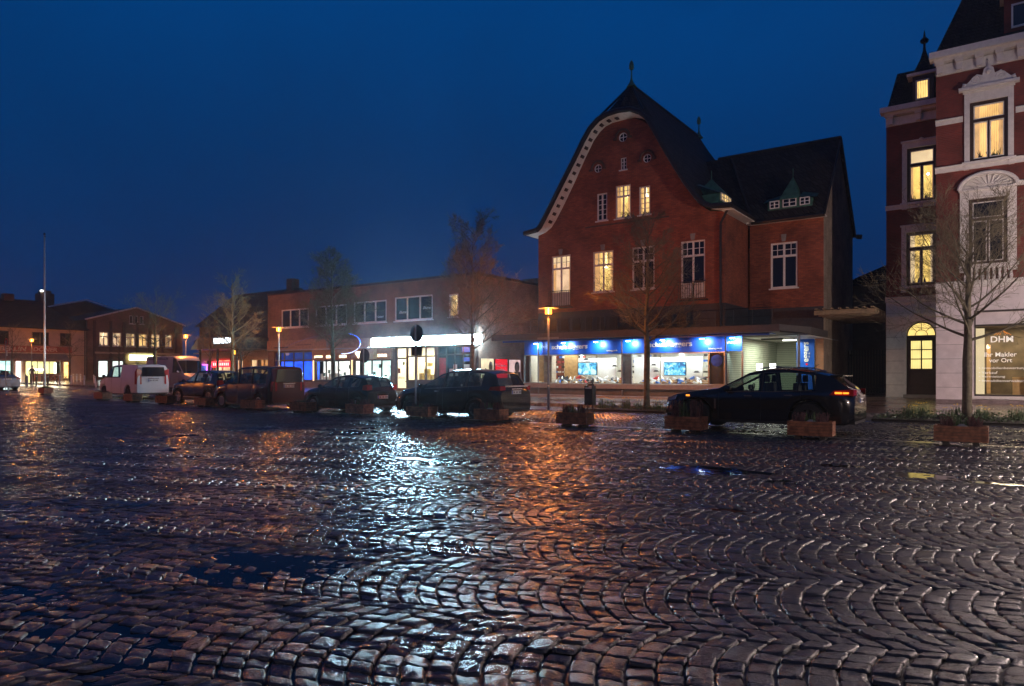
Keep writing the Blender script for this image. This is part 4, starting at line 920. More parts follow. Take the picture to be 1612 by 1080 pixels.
# ================================================================== END OF SQUARE: takeaway shop and gabled brick hall (fronts face +x)
E82 = Pl('u', -82.)
ds = thing('takeaway_building', (-86, 27, .55), 'cream rendered takeaway building with red lettered sign and dark hipped roof', 'building')
DW = [(26.1, 28.15, 4.4, 5.75), (30.17, 31.75, 4.4, 5.75), (32.8, 33.9, 4.4, 5.75)]
slab('wall', E82, rect(14, 35.35, .3, 6.2), [rect(*w_) for w_ in DW]+[rect(26.8, 28.55, .95, 2.75), rect(28.75, 29.3, .6, 2.7), rect(29.6, 32.9, .6, 2.78), rect(33.15, 33.7, .9, 2.7)], .3, M['plaster'], ds)
for a in DW: window(ds, E82, *a, M['brownframe'], M['darkpane'], cols=2, fw=.08)
b = MB(); b.add([(-81.5, 13, 6.15), (-81.5, 35.6, 6.15), (-86.5, 32.4, 9.4), (-86.5, 16, 9.4), (-92, 35.6, 6.15), (-92, 13, 6.15)], [(0, 1, 2, 3), (1, 4, 2), (4, 5, 3, 2), (5, 0, 3)]); b.box((-88.5, 24.5, 3.2), (6, 20.5, 5.8)); b.build('roof', M['tile'], ds)
b = MB(); b.box((-86, 29.4, 9.5), (.9, .9, .7)); b.build('chimney', M['darkbrick'], ds)
b = MB(); b.tube([(-81.6, 14, 6.15), (-81.6, 35.4, 6.15)], .08, 6); b.tube([(-81.9, 35.2, 6.1), (-81.9, 35.2, .5)], .05, 6); b.build('gutter', M['darkmetal'], ds)
b = MB(); b.pbox(E82, 26, 33.9, 3.62, 4.28, .003, .1); sb = b.build('sign_board', mat('brick_red_sign', (.45, .10, .06), .6), ds)
text('sign_lettering', 'BERLIN', E82, 27.3, 3.74, .11, 2.35, mat('faded_lettering', (.75, .55, .42), .6), sb, height=.46, bold=.03, shear=.15)
text('sign_lettering', 'DÖNER', E82, 30.25, 3.74, .11, 2.25, bpy.data.materials['faded_lettering'], sb, height=.52, bold=.03, shear=.15)
b = MB(); b.add([E82(20, 3.5, .05), E82(33.3, 3.5, .05), E82(33.3, 2.9, 1.3), E82(20, 2.9, 1.3)], [(0, 1, 2, 3)]); b.pbox(E82, 20, 33.3, 2.68, 2.9, 1.28, 1.31); b.pbox(E82, 33.3, 35.3, 3.35, 3.42, .003, .5); b.build('awning', mat('dull_awning', (.25, .15, .13), .8), ds)
window(ds, E82, 26.8, 28.55, .95, 2.75, M['darkframe'], M['glass'], cols=1, fw=.05); window(ds, E82, 29.6, 32.9, .6, 2.78, M['darkframe'], M['glass'], cols=3, fw=.05); window(ds, E82, 33.15, 33.7, .9, 2.7, M['darkframe'], M['glass'], cols=1, fw=.04)
b = MB(); b.pquad(E82, 26.6, 28.6, 1.5, 2.9, -1.); b.build('shop_back_wall', emis('teal_room', (.55, 1., .92), 1.3, var=.45, scale=1.5), ds)
b = MB(); b.pquad(E82, 26.6, 28.6, .9, 1.5, -.3); b.build('red_counter', emis('red_counter', (.8, .25, .18), .55, var=.4), ds)
b = MB(); b.pquad(E82, 28.7, 29.35, .5, 2.9, -.5); b.build('door_glow', emis('door_glow', (1., .92, .95), 2.4), ds)
b = MB(); b.pquad(E82, 29.4, 33.0, .5, 2.9, -1.6); b.build('shop_back_wall', emis('yellow_room', (1., .92, .38), 1.05, var=.45, scale=1.3), ds)
b = MB(); b.pbox(E82, 30.6, 33., .6, 1.45, -1., -.5); b.build('counter', mat('red_counter_front', (.35, .08, .05), .5), ds)
b = MB(); b.pbox(E82, 30.2, 31.7, 1.75, 1.95, -.8, -.7); b.pbox(E82, 32.55, 32.7, 1.4, 2.6, -.8, -.7); b.build('strip_light', emis('cool_strip', (.95, 1., .85), 6), ds)
b = MB(); b.pquad(E82, 33.1, 33.75, .9, 2.75, -.3); b.build('orange_poster', emis('orange_poster', (1., .6, .2), 2.2, var=.5), ds)
bulb('shop_lamp', (-81.0, 30.5, 2.5), 170, (1., .9, .6), ds, kind='AREA', size=(.8, 5), rot=(0, R(-40), 0))
bulb('shop_lamp', (-81.0, 27.5, 2.5), 120, (.8, 1., 1.), ds, kind='AREA', size=(.8, 2), rot=(0, R(-40), 0))
hb = thing('gabled_brick_hall', (-87, 43, .6), 'wide brown brick hall with shallow white edged gable and six lit windows', 'building')
HW = [(36.71, 37.72), (38.12, 39.12), (39.58, 40.65), (41.01, 42.03), (42.48, 43.54), (44.15, 45.0)]
g3 = [(39.98, 40.42), (40.58, 41.0), (41.16, 41.6)]
slab('wall', E82, [(35.5, .3), (46.3, .3), (46.3, 7.25), (40.7, 8.95), (35.5, 7.35)], [rect(a, c, 4.52, 6.06) for a, c in HW]+[rect(a, c, 7.15, 8.1) for a, c in g3]+[rect(36.6, 37.7, 1.0, 2.9), rect(38.1, 39.4, 1.0, 2.9)], .3, M['brown'], hb)
for i, (a, c) in enumerate(HW): window(hb, E82, a, c, 4.52, 6.06, M['white'], [M['pale'], M['pale'], M['dimwin'], M['warm'], M['warm'], M['dimwin']][i], cols=2, trans=.68, cols_top=1, fw=.09)
for a, c in g3: window(hb, E82, a, c, 7.15, 8.1, M['white'], M['darkpane'], cols=1, fw=.08)
for a, c in ((36.6, 37.7), (38.1, 39.4)): window(hb, E82, a, c, 1.0, 2.9, M['brownframe'], M['whiteroom'], cols=1, fw=.08)
b = MB()
for a in (36.2, 37.92, 39.35, 40.83, 42.25, 43.85, 45.4): b.pbox(E82, a-.12, a+.12, .4, 7.3, .003, .16)
b.build('pilaster', M['darkbrick'], hb)
b = MB(); b.tube([E82(35.2, 7.35, .15), E82(40.7, 9.05, .15), E82(46.6, 7.25, .15)], .09, 5); b.build('verge_board', M['white'], hb)
b = MB(); b.add([E82(35.2, 7.3, .3), E82(40.7, 9.03, .3), E82(40.7, 9.03, -12), E82(35.2, 7.3, -12), E82(46.6, 7.2, .3), E82(46.6, 7.2, -12)], [(0, 1, 2, 3), (1, 4, 5, 2)]); b.build('roof', M['tile'], hb)
b = MB(); b.pbox(E82, 36.2, 45.8, 3.65, 3.85, .003, .25); b.build('string_course', M['plaster'], hb)
b = MB(); b.pbox(E82, 39.85, 42.6, 2.95, 3.58, .2, .4); b.build('green_sign', emis('green_sign', (.85, 1., .45), 6.), hb)
h2 = thing('rear_gabled_building', (-92, 40, .6), 'dark building behind the brick hall showing only its wider low gable roof', 'building')
b = MB(); b.prism(Pl('u', -95.), [(32.5, .5), (47.5, .5), (47.5, 8.8), (41, 10.6), (32.5, 8.2)], -10, 0); b.build('wall', M['darkbrick'], h2)
b = MB(); b.tube([Pl('u', -94.9)(32, 8.25, 0), Pl('u', -94.9)(41, 10.75, 0), Pl('u', -94.9)(48, 8.9, 0)], .09, 5); b.build('verge_board', M['white'], h2)
b = MB(); b.box((-96, 36.7, 9.9), (1.6, 1.5, 2.6)); b.box((-96, 36.7, 11.3), (1.2, 1.0, .5)); b.build('chimney', M['darkbrick'], h2); b = MB(); b.box((-95, 36.0, 11.4), (.25, .25, .2)); b.build('chimney_glint', emis('roof_glint', (1., .95, .8), 5), h2)  # small glowing box puts in a glint of light on the chimney
# ================================================================== WHITE AND WINE-RED CORNER HOUSE
dh = thing('ornate_corner_house', (1.5, 42, .3), 'tall wine red brick house with white stucco trim, mansard roof and projecting shop bay', 'house')
VA, VB = Pl('v', 41.3), V36
BAY0, BAY1 = -2.55, 1.35
pink = M['stucco']
AL = [(-4.21, -2.9, 10.3, 13.1), (-4.24, -2.92, 6.01, 8.77)]
door_o = [(-4.24, .3), (-2.92, .3), (-2.92, 3.47)]+[(-3.58+.66*math.cos(t), 3.47+.70*math.sin(t)) for t in np.linspace(.15, math.pi-.15, 14)]+[(-4.24, 3.47)]
slab('wall', VA, rect(-5.17, BAY0+.3, 5.35, 14.5), [rect(*a) for a in AL], .35, M['wine'], dh)
slab('wall', VA, rect(-5.17, BAY0+.3, .2, 5.35), [door_o], .4, M['white'], dh, d=.05)
slab('wall', VB, rect(BAY0, BAY1, 5.3, 14.6), [rect(-1.3, .04, 10.6, 13.15), rect(-1.34, .02, 6.18, 8.99)], .35, M['wine'], dh)
slab('wall', VB, rect(BAY0, BAY1, .38, 5.3), [rect(-1.14, 1.1, .55, 4.2)], .4, pink, dh, d=.05)
b = MB(); b.pbox(VB, BAY0, BAY1, .1, .378, -.3, .09); b.build('plinth', mat('grey_plinth', (.24, .19, .19), .7), dh)
b = MB(); b.box((BAY0+.15, 38.8, 9.9), (.3, 5, 9.4)); b.box((BAY1-.15, 38.8, 9.9), (.3, 5, 9.4)); b.box((-5.02, 47, 9.9), (.3, 11, 9.2)); b.box((4, 41.5, 7.5), (5.3, .4, 14)); b.build('wall', M['wine'], dh)
b = MB(); b.box((BAY0+.15, 38.8, 2.8), (.28, 5, 5)); b.box((BAY1-.15, 38.8, 2.8), (.28, 5, 5)); b.box((-5.02, 47, 2.7), (.28, 11, 5)); b.build('wall', M['white'], dh)
# rustication joints
b = MB()
for z in np.arange(.9, 5.2, .62): b.pbox(VA, -5.17, -4.34, z, z+.015, .045, .052); b.pbox(VB, BAY0, -1.3, z, z+.015, .045, .052)
b.build('rustication', M['stonegrey'], dh)
# cornices, brackets, string courses
def cornice(P, a0, a1, z0, z1, nb, first):
    q = MB(); h = z1-z0
    q.pbox(P, a0, a1, z0, z0+h*.5, .003, .12); q.pbox(P, a0-.06, a1+.06, z0+h*.55, z0+h*.7, .003, .4); q.pbox(P, a0-.22, a1+.22, z0+h*.7, z1, .003, .62)
    c_ = q.build('cornice', M['white'], dh)
    for i in range(nb):
        q = MB(); x = first+i*(a1-a0-.3)/max(nb-1, 1)
        q.prism(P, [(x-.1, z0+h*.05), (x+.1, z0+h*.05), (x+.13, z0+h*.55), (x-.13, z0+h*.55)], .12, .3); q.pbox(P, x-.15, x+.15, z0+h*.42, z0+h*.56, .12, .4); q.build('bracket', M['white'], c_)
cornice(VA, -5.17, BAY0+.2, 14.4, 15.28, 3, -4.95); cornice(VB, BAY0, BAY1, 14.58, 15.48, 6, BAY0+.15)
def course(P, a0, a1, z0, z1, d=.1):
    q = MB(); q.pbox(P, a0, a1, z0, z1, .003, d); q.pbox(P, a0, a1, z1, z1+.05, .003, d+.07); return q.build('string_course', M['white'], dh)
course(VA, -5.2, BAY0+.3, 10.02, 10.2); course(VA, -5.2, BAY0+.3, 5.2, 5.42, .12)
course(VB, BAY0-.03, BAY1+.03, 10.3, 10.5); course(VB, BAY0-.02, -1.55, 12.4, 12.58, .06); course(VB, .3, BAY1+.02, 12.4, 12.58, .06); course(VB, BAY0-.03, BAY1+.03, 5.22, 5.45, .14); course(VB, .35, BAY1+.02, 9.35, 9.5, .06)
def surround(P, a0, a1, z0, z1, w_=.22, top=.3, name='window_surround'):
    q = MB(); q.pbox(P, a0-w_, a0-.003, z0-.05, z1+top, .003, .1); q.pbox(P, a1+.003, a1+w_, z0-.05, z1+top, .003, .1); q.pbox(P, a0, a1, z1, z1+top, .003, .09)
    q.pbox(P, a0-w_-.05, a1+w_+.05, z1+top, z1+top+.08, .003, .18); q.pbox(P, a0-w_-.02, a0-.02, z0-.32, z0-.06, .003, .14); q.pbox(P, a1+.02, a1+w_+.02, z0-.32, z0-.06, .003, .14)
    q.pbox(P, a0-w_-.08, a1+w_+.08, z0-.12, z0-.003, .003, .2)
    return q.build(name, M['white'], dh)
s1 = surround(VA, *AL[0]); surround(VA, *AL[1])
b = MB(); b.lathe([(.0, 0), (.09, .02), (.11, .1), (.0, .16)], VA((AL[0][0]+AL[0][1])/2, 13.42, .12), n=8); b.build('keystone', M['white'], dh)
# double frame windows: dark outer, white inner
def dwin(P, a0, a1, z0, z1, pane):
    q = MB(); k = .13
    for (x0, x1, y0, y1) in ((a0, a1, z0, z0+k), (a0, a1, z1-k, z1), (a0, a0+k, z0+k, z1-k), (a1-k, a1, z0+k, z1-k)): q.pbox(P, x0, x1, y0, y1, -.12, -.03)
    zt = z0+(z1-z0)*.69; m_ = (a0+a1)/2
    q.pbox(P, a0+k, a1-k, zt-.06, zt+.06, -.12, -.02); q.pbox(P, m_-.03, m_+.03, z0+k, zt-.06, -.12, -.03)
    w_ = q.build('window', M['brownframe'], dh); q = MB(); t = .045
    for (x0, x1, y0, y1) in ((a0+k, m_-.03, z0+k, zt-.06), (m_+.03, a1-k, z0+k, zt-.06), (a0+k, a1-k, zt+.06, z1-k)):
        for (p0, p1, q0, q1) in ((x0, x1, y0, y0+t), (x0, x1, y1-t, y1), (x0, x0+t, y0+t, y1-t), (x1-t, x1, y0+t, y1-t)): q.pbox(P, p0, p1, q0, q1, -.11, -.05)
    q.build('inner_frame', M['white'], w_)
    if pane.name in LIT: drapes(P, a0+k, a1-k, z0+k, z1-k, -.1, pane, w_)
    else: MB().pquad(P, a0+k, a1-k, z0+k, z1-k, -.1).build('pane', pane, w_)
    return w_
wa = curtain('bright_curtain', (1., .64, .16), 1.2, folds=6, dark=.3); wb2 = curtain('white_curtain', (1., .56, .19), 1.15, folds=4, dark=.32)
dwin(VA, *AL[0], wa); dwin(VA, *AL[1], wa); dwin(VB, -1.3, .04, 10.6, 13.15, wb2); dwin(VB, -1.34, .02, 6.18, 8.99, M['darkpane'])
hl = emis('ceiling_lamp', (1., .8, .4), 30)
for a, z in ((-3.3, 11.75), (-3.35, 7.95)): MB().lathe([(0, -.07), (.07, 0), (0, .07)], VA(a, z, -.3), n=10).build('lit_lamp', hl, dh)
b = MB()
for a0, n_ in ((-3.95, 5), (-3.35, 6), (-.65, 7), (-.35, 6)):
    P, z = (VA, 10.44) if a0 < -1 else (VB, 10.74)
    for i in range(n_): x = a0+random.uniform(-.12, .18); b.add([P(x-.03, z, -.09), P(x+.03, z, -.09), P(x+random.uniform(-.12, .12), z+random.uniform(.15, .4), -.09)], [(0, 1, 2)])
b.build('windowsill_plants', M['leaf'], dh)
# bay 2nd floor: carved pediment
surround(VB, -1.3, .04, 10.6, 13.15, .2, .42)
b = MB(); b.pbox(VB, -1.7, .44, 13.66, 13.78, .003, .3); n_ = 40
c0 = -.63
def scroll(cx, cz, r, sgn): return [VB(cx+sgn*(r*(1-k/22))*math.cos(k*.5), cz+(r*(1-k/22))*math.sin(k*.5), .2) for k in range(20)]
prof = [(-1.6, 13.78), (-1.55, 14.0), (-1.4, 13.95), (-1.25, 14.1), (-1.05, 14.28), (-.85, 14.2), (-.8, 14.45), (-.68, 14.55), (-.63, 14.75), (-.58, 14.55), (-.46, 14.45), (-.41, 14.2), (-.2, 14.28), (0., 14.1), (.14, 13.95), (.29, 14.0), (.34, 13.78)]
b.prism(VB, prof, .1, .2)
for sgn, cx in ((1, -1.08), (-1, -.18)): b.tube(scroll(cx, 14.02, .2, sgn), .04, 5)
for x, z, r in ((-1.5, 13.9, .07), (.24, 13.9, .07), (-.63, 14.3, .12), (-.63, 14.78, .05)): b.lathe([(0, -r), (r*.7, -r*.7), (r, 0), (r*.7, r*.7), (0, r)], VB(x, z, .2), n=10)
b.build('carved_pediment', M['white'], dh)
b = MB()      # bay 1st floor: segmental arch with fan
surround(VB, -1.34, .02, 6.18, 8.99, .32, .35)
arc_o = [VB(c0-.03+1.02*math.cos(t), 9.42+.62*math.sin(t), .16) for t in np.linspace(0, math.pi, 20)]; b.tube(arc_o, .09, 6)
for t in np.linspace(.2, math.pi-.2, 11): b.tube([VB(c0+.2*math.cos(t), 9.46+.1*math.sin(t), .06), VB(c0-.03+.85*math.cos(t), 9.45+.5*math.sin(t), .1)], .03, 5)
b.prism(VB, [(c0-.03+.98*math.cos(t), 9.42+.58*math.sin(t)) for t in np.linspace(0, math.pi, 16)], .003, .04)
b.build('arched_pediment', M['white'], dh)
b = MB()
for x in np.linspace(-1.45, .15, 9): b.lathe([(.05, 0), (.07, .12), (.04, .3), (.07, .42), (.05, .5)], VB(x, 5.5, .12), n=6)
b.pbox(VB, -1.6, .3, 6.0, 6.08, .003, .22); b.build('balustrade', M['white'], dh)
# door
dm = MB(); dm.pbox(VA, -4.24, -2.92, .3, .75, -.3, -.02); k = .11
dm.pbox(VA, -4.24, -4.24+k, .75, 3.42, -.25, -.08); dm.pbox(VA, -2.92-k, -2.92, .75, 3.42, -.25, -.08); dm.pbox(VA, -4.24, -2.92, 3.30, 3.46, -.25, -.06); dm.pbox(VA, -4.13, -3.03, .75, 1.75, -.22, -.12)
dm.pbox(VA, -4.13, -3.03, 3.18, 3.3, -.2, -.1); dm.pbox(VA, -4.13, -4.05, 1.75, 3.2, -.2, -.1); dm.pbox(VA, -3.11, -3.03, 1.75, 3.2, -.2, -.1); dm.pbox(VA, -3.61, -3.55, 1.75, 3.2, -.2, -.1)
for z in (2.22, 2.70): dm.pbox(VA, -4.05, -3.11, z, z+.05, -.2, -.1)
for x in (-3.85, -3.3): dm.pbox(VA, x-.18, x+.18, .95, 1.6, -.12, -.1)
do = dm.build('door', M['brownframe'], dh); b = MB(); b.tube([VA(-4.08, 1.75, -.05), VA(-4.08, 2.0, -.05)], .02, 6); b.build('handle', M['chrome'], do)
MB().pquad(VA, -4.05, -3.11, 1.75, 3.2, -.17).build('pane', curtain('hall_light', (1., .82, .28), 1.0, folds=3, dark=.6), do)
fl = MB(); fl.add([VA(*p, -.17) for p in [(-4.2, 3.46)]+[(-3.58-.62*math.cos(t), 3.46+.64*math.sin(t)) for t in np.linspace(0, math.pi, 16)]], [tuple(range(17))]); fl.build('pane', emis('fanlight', (1., .74, .22), .95, var=.15), do)
fb_ = MB()
fb_.tube([VA(-3.58-.64*math.cos(t), 3.46+.68*math.sin(t), -.1) for t in np.linspace(0, math.pi, 18)], .04, 5); fb_.tube([VA(-3.58-.28*math.cos(t), 3.46+.28*math.sin(t), -.13) for t in np.linspace(0, math.pi, 12)], .015, 5)
for t in (.78, 1.57, 2.36): fb_.tube([VA(-3.58-.28*math.cos(t), 3.46+.28*math.sin(t), -.13), VA(-3.58-.64*math.cos(t), 3.46+.66*math.sin(t), -.13)], .015, 5)
fb_.build('fanlight_bars', M['brownframe'], do)
b = MB(); b.box((-3.58, 41.0, .34), (1.5, .6, .16)); b.build('doorstep', M['concrete'], dh)
# agency shop window
sw_ = MB(); sw_.pbox(VB, -1.14, 1.1, 4.12, 4.2, -.1, .1); sw_.pbox(VB, -1.14, 1.1, 3.52, 3.6, -.1, .08); sw_.pbox(VB, -1.14, -1.09, .55, 4.12, -.1, .06); sw_.pbox(VB, 1.05, 1.1, .55, 4.12, -.1, .06); sw_.pbox(VB, -1.14, 1.1, .55, .62, -.1, .06)
sw_ = sw_.build('shop_window', M['darkframe'], dh); b = MB(); b.pbox(VB, -1.09, 1.05, 3.6, 4.12, -.06, .0); b.build('panel', pink, sw_)
b = MB(); b.pbox(VB, -1.25, 1.2, .42, .53, -.1, .16); b.build('sill', M['white'], sw_)
MB().pquad(VB, -1.09, 1.05, .62, 3.52, -.03).build('glazing', M['glass'], sw_)
tx = mat('window_lettering_white', (.75, .72, .68), .6, var=0); tx.node_tree.nodes['Principled BSDF'].inputs['Emission Color'].default_value = (.8, .74, .66, 1); tx.node_tree.nodes['Principled BSDF'].inputs['Emission Strength'].default_value = .42  # painted lettering made to glow a little so it stays readable
text('window_lettering', 'DHM', VB, -.56, 2.83, -.02, .78, tx, sw_, height=.26, bold=.02, ext=.003)
b = MB()
for i in range(3): b.tube([VB(-.45+i*.1, 3.13, -.02), VB(-.2+i*.03, 3.36, -.02), VB(.15-i*.1+.1*0, 3.13, -.02)], .012, 4)
b.build('roof_logo', emis('orange_logo', (1., .35, .05), .5), sw_)
text('window_lettering', 'Ihr Makler', VB, -.78, 2.22, -.02, 1.12, tx, sw_, bold=.012, ext=.003); text('window_lettering', 'vor Ort', VB, -.62, 1.98, -.02, .80, tx, sw_, bold=.012, ext=.003)
for i, (s, w2) in enumerate((('• Immobilienbewertung', 1.62), ('• Verkauf', .66), ('• Vermietung', .92), ('• Immobilienverwaltung', 1.66))): text('window_lettering', s, VB, -.98, 1.67-i*.18, -.02, w2, tx, sw_, height=.12, ext=.003)
b = MB(); b.pquad(VB, -1.3, 1.2, .5, 3.6, -2.8); b.quad((-1.3, 36.2, .6), (-1.3, 38.8, .6), (-1.3, 38.8, 3.6), (-1.3, 36.2, 3.6)); b.quad((1.2, 36.2, .6), (1.2, 38.8, .6), (1.2, 38.8, 3.6), (1.2, 36.2, 3.6)); b.quad((-1.3, 36.2, 3.58), (1.2, 36.2, 3.58), (1.2, 38.8, 3.58), (-1.3, 38.8, 3.58)); b.quad((-1.3, 36.2, .58), (1.2, 36.2, .58), (1.2, 38.8, .58), (-1.3, 38.8, .58)); b.build('office_interior', mat('office_wall', (.13, .095, .06), .8, var=.5, scale=1.5), dh)
b = MB(); b.pbox(VB, -1.12, -.8, .6, 3.5, -1.2, -1.15); b.build('cream_strip', emis('cream_strip', (1., .8, .5), .55), dh)  # bright cream strip of the office, brightness put in as glow
b = MB(); b.pbox(VB, -.75, -.6, .6, 2.8, -2.4, -2.3); b.pbox(VB, .2, 1.1, .6, 1.35, -1.6, -1.0); b.build('office_furniture', M['shopwood'], dh)
bulb('office_lamp', (.2, 37.6, 3.5), 80, (1., .78, .5), dh, kind='AREA', size=(1.5, .4), rot=(0, 0, 0))
MB().box((.9, 37, 3.52), (.5, .5, .04)).build('ceiling_light', emis('office_ceiling_light', (1., .85, .6), 4), dh)
# mansard roofs
b = MB()
def frustum(q, x0, x1, y0, y1, z0, X0, X1, Y0, Y1, z1): q.add([(x0, y0, z0), (x1, y0, z0), (x1, y1, z0), (x0, y1, z0), (X0, Y0, z1), (X1, Y0, z1), (X1, Y1, z1), (X0, Y1, z1)], [(0, 1, 5, 4), (1, 2, 6, 5), (2, 3, 7, 6), (3, 0, 4, 7), (4, 5, 6, 7)])
frustum(b, -5.15, 6.5, 41.2, 52, 15.2, -4.75, 6.0, 42.1, 51, 17.4); frustum(b, BAY0-.1, BAY1+.1, 35.9, 46, 15.42, BAY0+1.25, BAY1-1.25, 37.6, 44, 19.2)
b.build('roof', M['slatetile'], dh)
b = MB(); b.box((-.6, 40.5, 19.25), (1.6, 6.6, .12)); b.build('roof_cresting', M['darkmetal'], dh)
dq = MB(); dq.pbox(Pl('v', 41.2), -3.95, -3.0, 15.3, 16.75, -1.0, .06); dd = dq.build('dormer', M['brownframe'], dh)
b = MB(); b.pbox(Pl('v', 41.1), -4.2, -2.75, 16.72, 16.86, -.9, .1); b.build('dormer_cornice', M['white'], dd)
b = MB(); b.lathe([(.72, 0), (.45, .35), (.2, .85), (.07, 1.3), (.05, 1.7)], (-3.47, 41.7, 16.86), n=12); b.lathe([(.05, 0), (.18, .08), (.2, .2), (.06, .34), (.03, .6), (0, .75)], (-3.47, 41.7, 18.5), n=10); b.build('turret', M['slatetile'], dd)
window(dd, Pl('v', 41.1), -3.8, -3.2, 15.45, 16.45, M['white'], M['warm2'], cols=1, fw=.07, rec=-.02, sill=False)
d2 = MB(); d2.pbox(VB, -.1, 1.2, 15.8, 17.3, -1.5, -.1); d2 = d2.build('dormer', M['wine'], dh); window(d2, VB, .15, 1.0, 16.0, 17.0, M['white'], M['darkpane'], cols=1, fw=.07, rec=.08, sill=False); MB().pbox(VB, -.25, 1.35, 17.3, 17.45, -1.5, .05).build('dormer_cornice', M['white'], d2)
# ================================================================== VEHICLES (nose towards -x, local origin at nose, near side y=0)
def interp(pts, x):
    if x <= pts[0][0]: return pts[0][1]
    for (x0, y0), (x1, y1) in zip(pts, pts[1:]):
        if x <= x1:
            t = (x-x0)/(x1-x0) if x1 > x0 else 0; return y0+(y1-y0)*t
    return pts[-1][1]
def smooth(pts, x, r=.05): return (interp(pts, x-r)+2*interp(pts, x)+interp(pts, x+r))/4
def make_car(name, label, cat, S, col, loc, rz=0., group='cars parked in the row behind the planters'):
    L, W, H = S['L'], S['W'], S['H']; ax = S['ax']; wr = S['wr']; g = S.get('gap', .2)
    root = thing(name, loc, label, cat, group, rz)
    bd = col; lo = False
    xs = sorted(set([round(x, 3) for x in np.arange(0, L+.001, .065)]+[L]+[a for a in (S['ws'][0], S['ws'][1], S['rg'][0], S['rg'][1])]))
    hw = W/2
    def half(x):
        a = min(1, max(0, x/.55)); c = min(1, max(0, (L-x)/.35))
        return hw*(1-.20*(1-a)**2.2)*(1-.10*(1-c)**2.2)
    top, belt = S['top'], S['belt']
    tw = S.get('tw', .74)
    sec = []
    for x in xs:
        w_ = half(x); zt = smooth(top, x, .04); zb_ = min(smooth(belt, x, .04), zt-.03); zl = g+.02
        zl += .12*max(0, 1-x/.25)**2+.10*max(0, 1-(L-x)/.3)**2
        arch = 0
        for a in ax:
            dx = abs(x-a); R_ = wr+.06
            if dx < R_: zl = max(zl, wr+math.sqrt(R_*R_-dx*dx)*1.0); arch = 1
        cab = min(1, max(0, (zt-zb_-.06)/.35)); wt = (w_-.12)*(1-cab)+cab*hw*tw
        wt = min(wt, w_-.05)
        def lz(t): return zl+(zb_-zl)*t
        p = [(w_-.05, zl), (w_-.005, zl+min(.05, (zb_-zl)*.15)), (w_, lz(.35)), (w_-.004, lz(.62)), (w_-.02, lz(.85)), (w_-.05, zb_), (wt+.0, zt-.075*cab-.02), (wt-.04, zt-.02*cab-.008), (wt*.55, zt+.008), (0, zt+.012)]
        sec.append([(x, a, z) for a, z in p])
    n = len(sec[0]); nx = len(xs)
    body, win, scr = MB(), MB(), MB()
    def inr(xm, rng_): return any(a <= xm <= c for a, c in rng_)
    for sg in (-1, 1):
        V = [(x, hw+sg*a, z) for s_ in sec for x, a, z in s_]
        fb_b, fb_w, fb_s = [], [], []
        for i in range(nx-1):
            xm = (xs[i]+xs[i+1])/2
            for j in range(n-1):
                f = (i*n+j, i*n+j+1, (i+1)*n+j+1, (i+1)*n+j); cabm = sec[i][6][2]-sec[i][5][2] > .04 and sec[i+1][6][2]-sec[i+1][5][2] > .04
                if j == 5 and cabm and inr(xm, S['win']): fb_w.append(f)
                elif j in (7, 8) and (S['ws'][0]+.04 < xm < S['ws'][1]-.02): fb_s.append(f)
                elif j in (7, 8) and S['rg'][1] > S['rg'][0] and (S['rg'][0] < xm < S['rg'][1]): fb_s.append(f)
                else: fb_b.append(f)
        if sg > 0:
            fb_b = [f[::-1] for f in fb_b]; fb_w = [f[::-1] for f in fb_w]; fb_s = [f[::-1] for f in fb_s]
        body.add(V, fb_b); win.add(V, fb_w) if fb_w else None; scr.add(V, fb_s) if fb_s else None
    for k, s_ in ((0, sec[0]), (1, sec[-1])):
        pl = [(x, hw-a, z) for x, a, z in s_]+[(x, hw+a, z) for x, a, z in s_[::-1]]
        body.add(pl, [tuple(range(len(pl)))])
    def clean(q):
        used_ = sorted({i for f in q.f for i in f}); mp = {k: i for i, k in enumerate(used_)}
        q.v = [q.v[i] for i in used_]; q.f = [[mp[i] for i in f] for f in q.f]
    for q in (body, win, scr): clean(q)
    bo = body.build('body', bd, root, smooth=True, world=False)
    def pieces(q, nm):
        # one part per separate pane
        key = {}; par = list(range(len(q.f)))
        def fd(a):
            while par[a] != a: a = par[a]
            return a
        own = {}
        for fi, f in enumerate(q.f):
            for i in f:
                kk = tuple(round(c, 4) for c in q.v[i])
                if kk in own: par[fd(fi)] = fd(own[kk])
                else: own[kk] = fi
        grp = {}
        for fi in range(len(q.f)): grp.setdefault(fd(fi), []).append(fi)
        for g_ in grp.values():
            m_ = MB(); m_.v = q.v; m_.f = [q.f[i] for i in g_]; m_.m = [0]*len(m_.f); m_.v = list(q.v); clean(m_)
            xc = sum(v_[0] for v_ in m_.v)/len(m_.v); n_ = nm(xc); m_.build(n_, M['carglass'], root, smooth='all', world=False)
    pieces(win, lambda x: 'side_window')
    if scr.f: pieces(scr, lambda x: 'windscreen' if x < L*.55 else 'rear_window')
    # trims
    tr = MB()
    wlim = S['win'][0][0], S['win'][-1][1]
    for sg in (-1, 1):
        ln = []
        for i, x in enumerate(xs):
            if wlim[0] <= x <= wlim[1]: a, z = sec[i][5][1], sec[i][5][2]; ln.append((x, hw+sg*(a+.006), z+.004))
        if len(ln) > 1: tr.tube(ln, .011, 4)
        up = [(x, hw+sg*(sec[i][6][1]+.006), sec[i][6][2]) for i, x in enumerate(xs) if wlim[0] <= x <= wlim[1]]
        if len(up) > 1: tr.tube(up, .008, 4)
    tr.build('window_trim', M['chrome'] if S.get('chrome') else M['black'], bo, world=False)
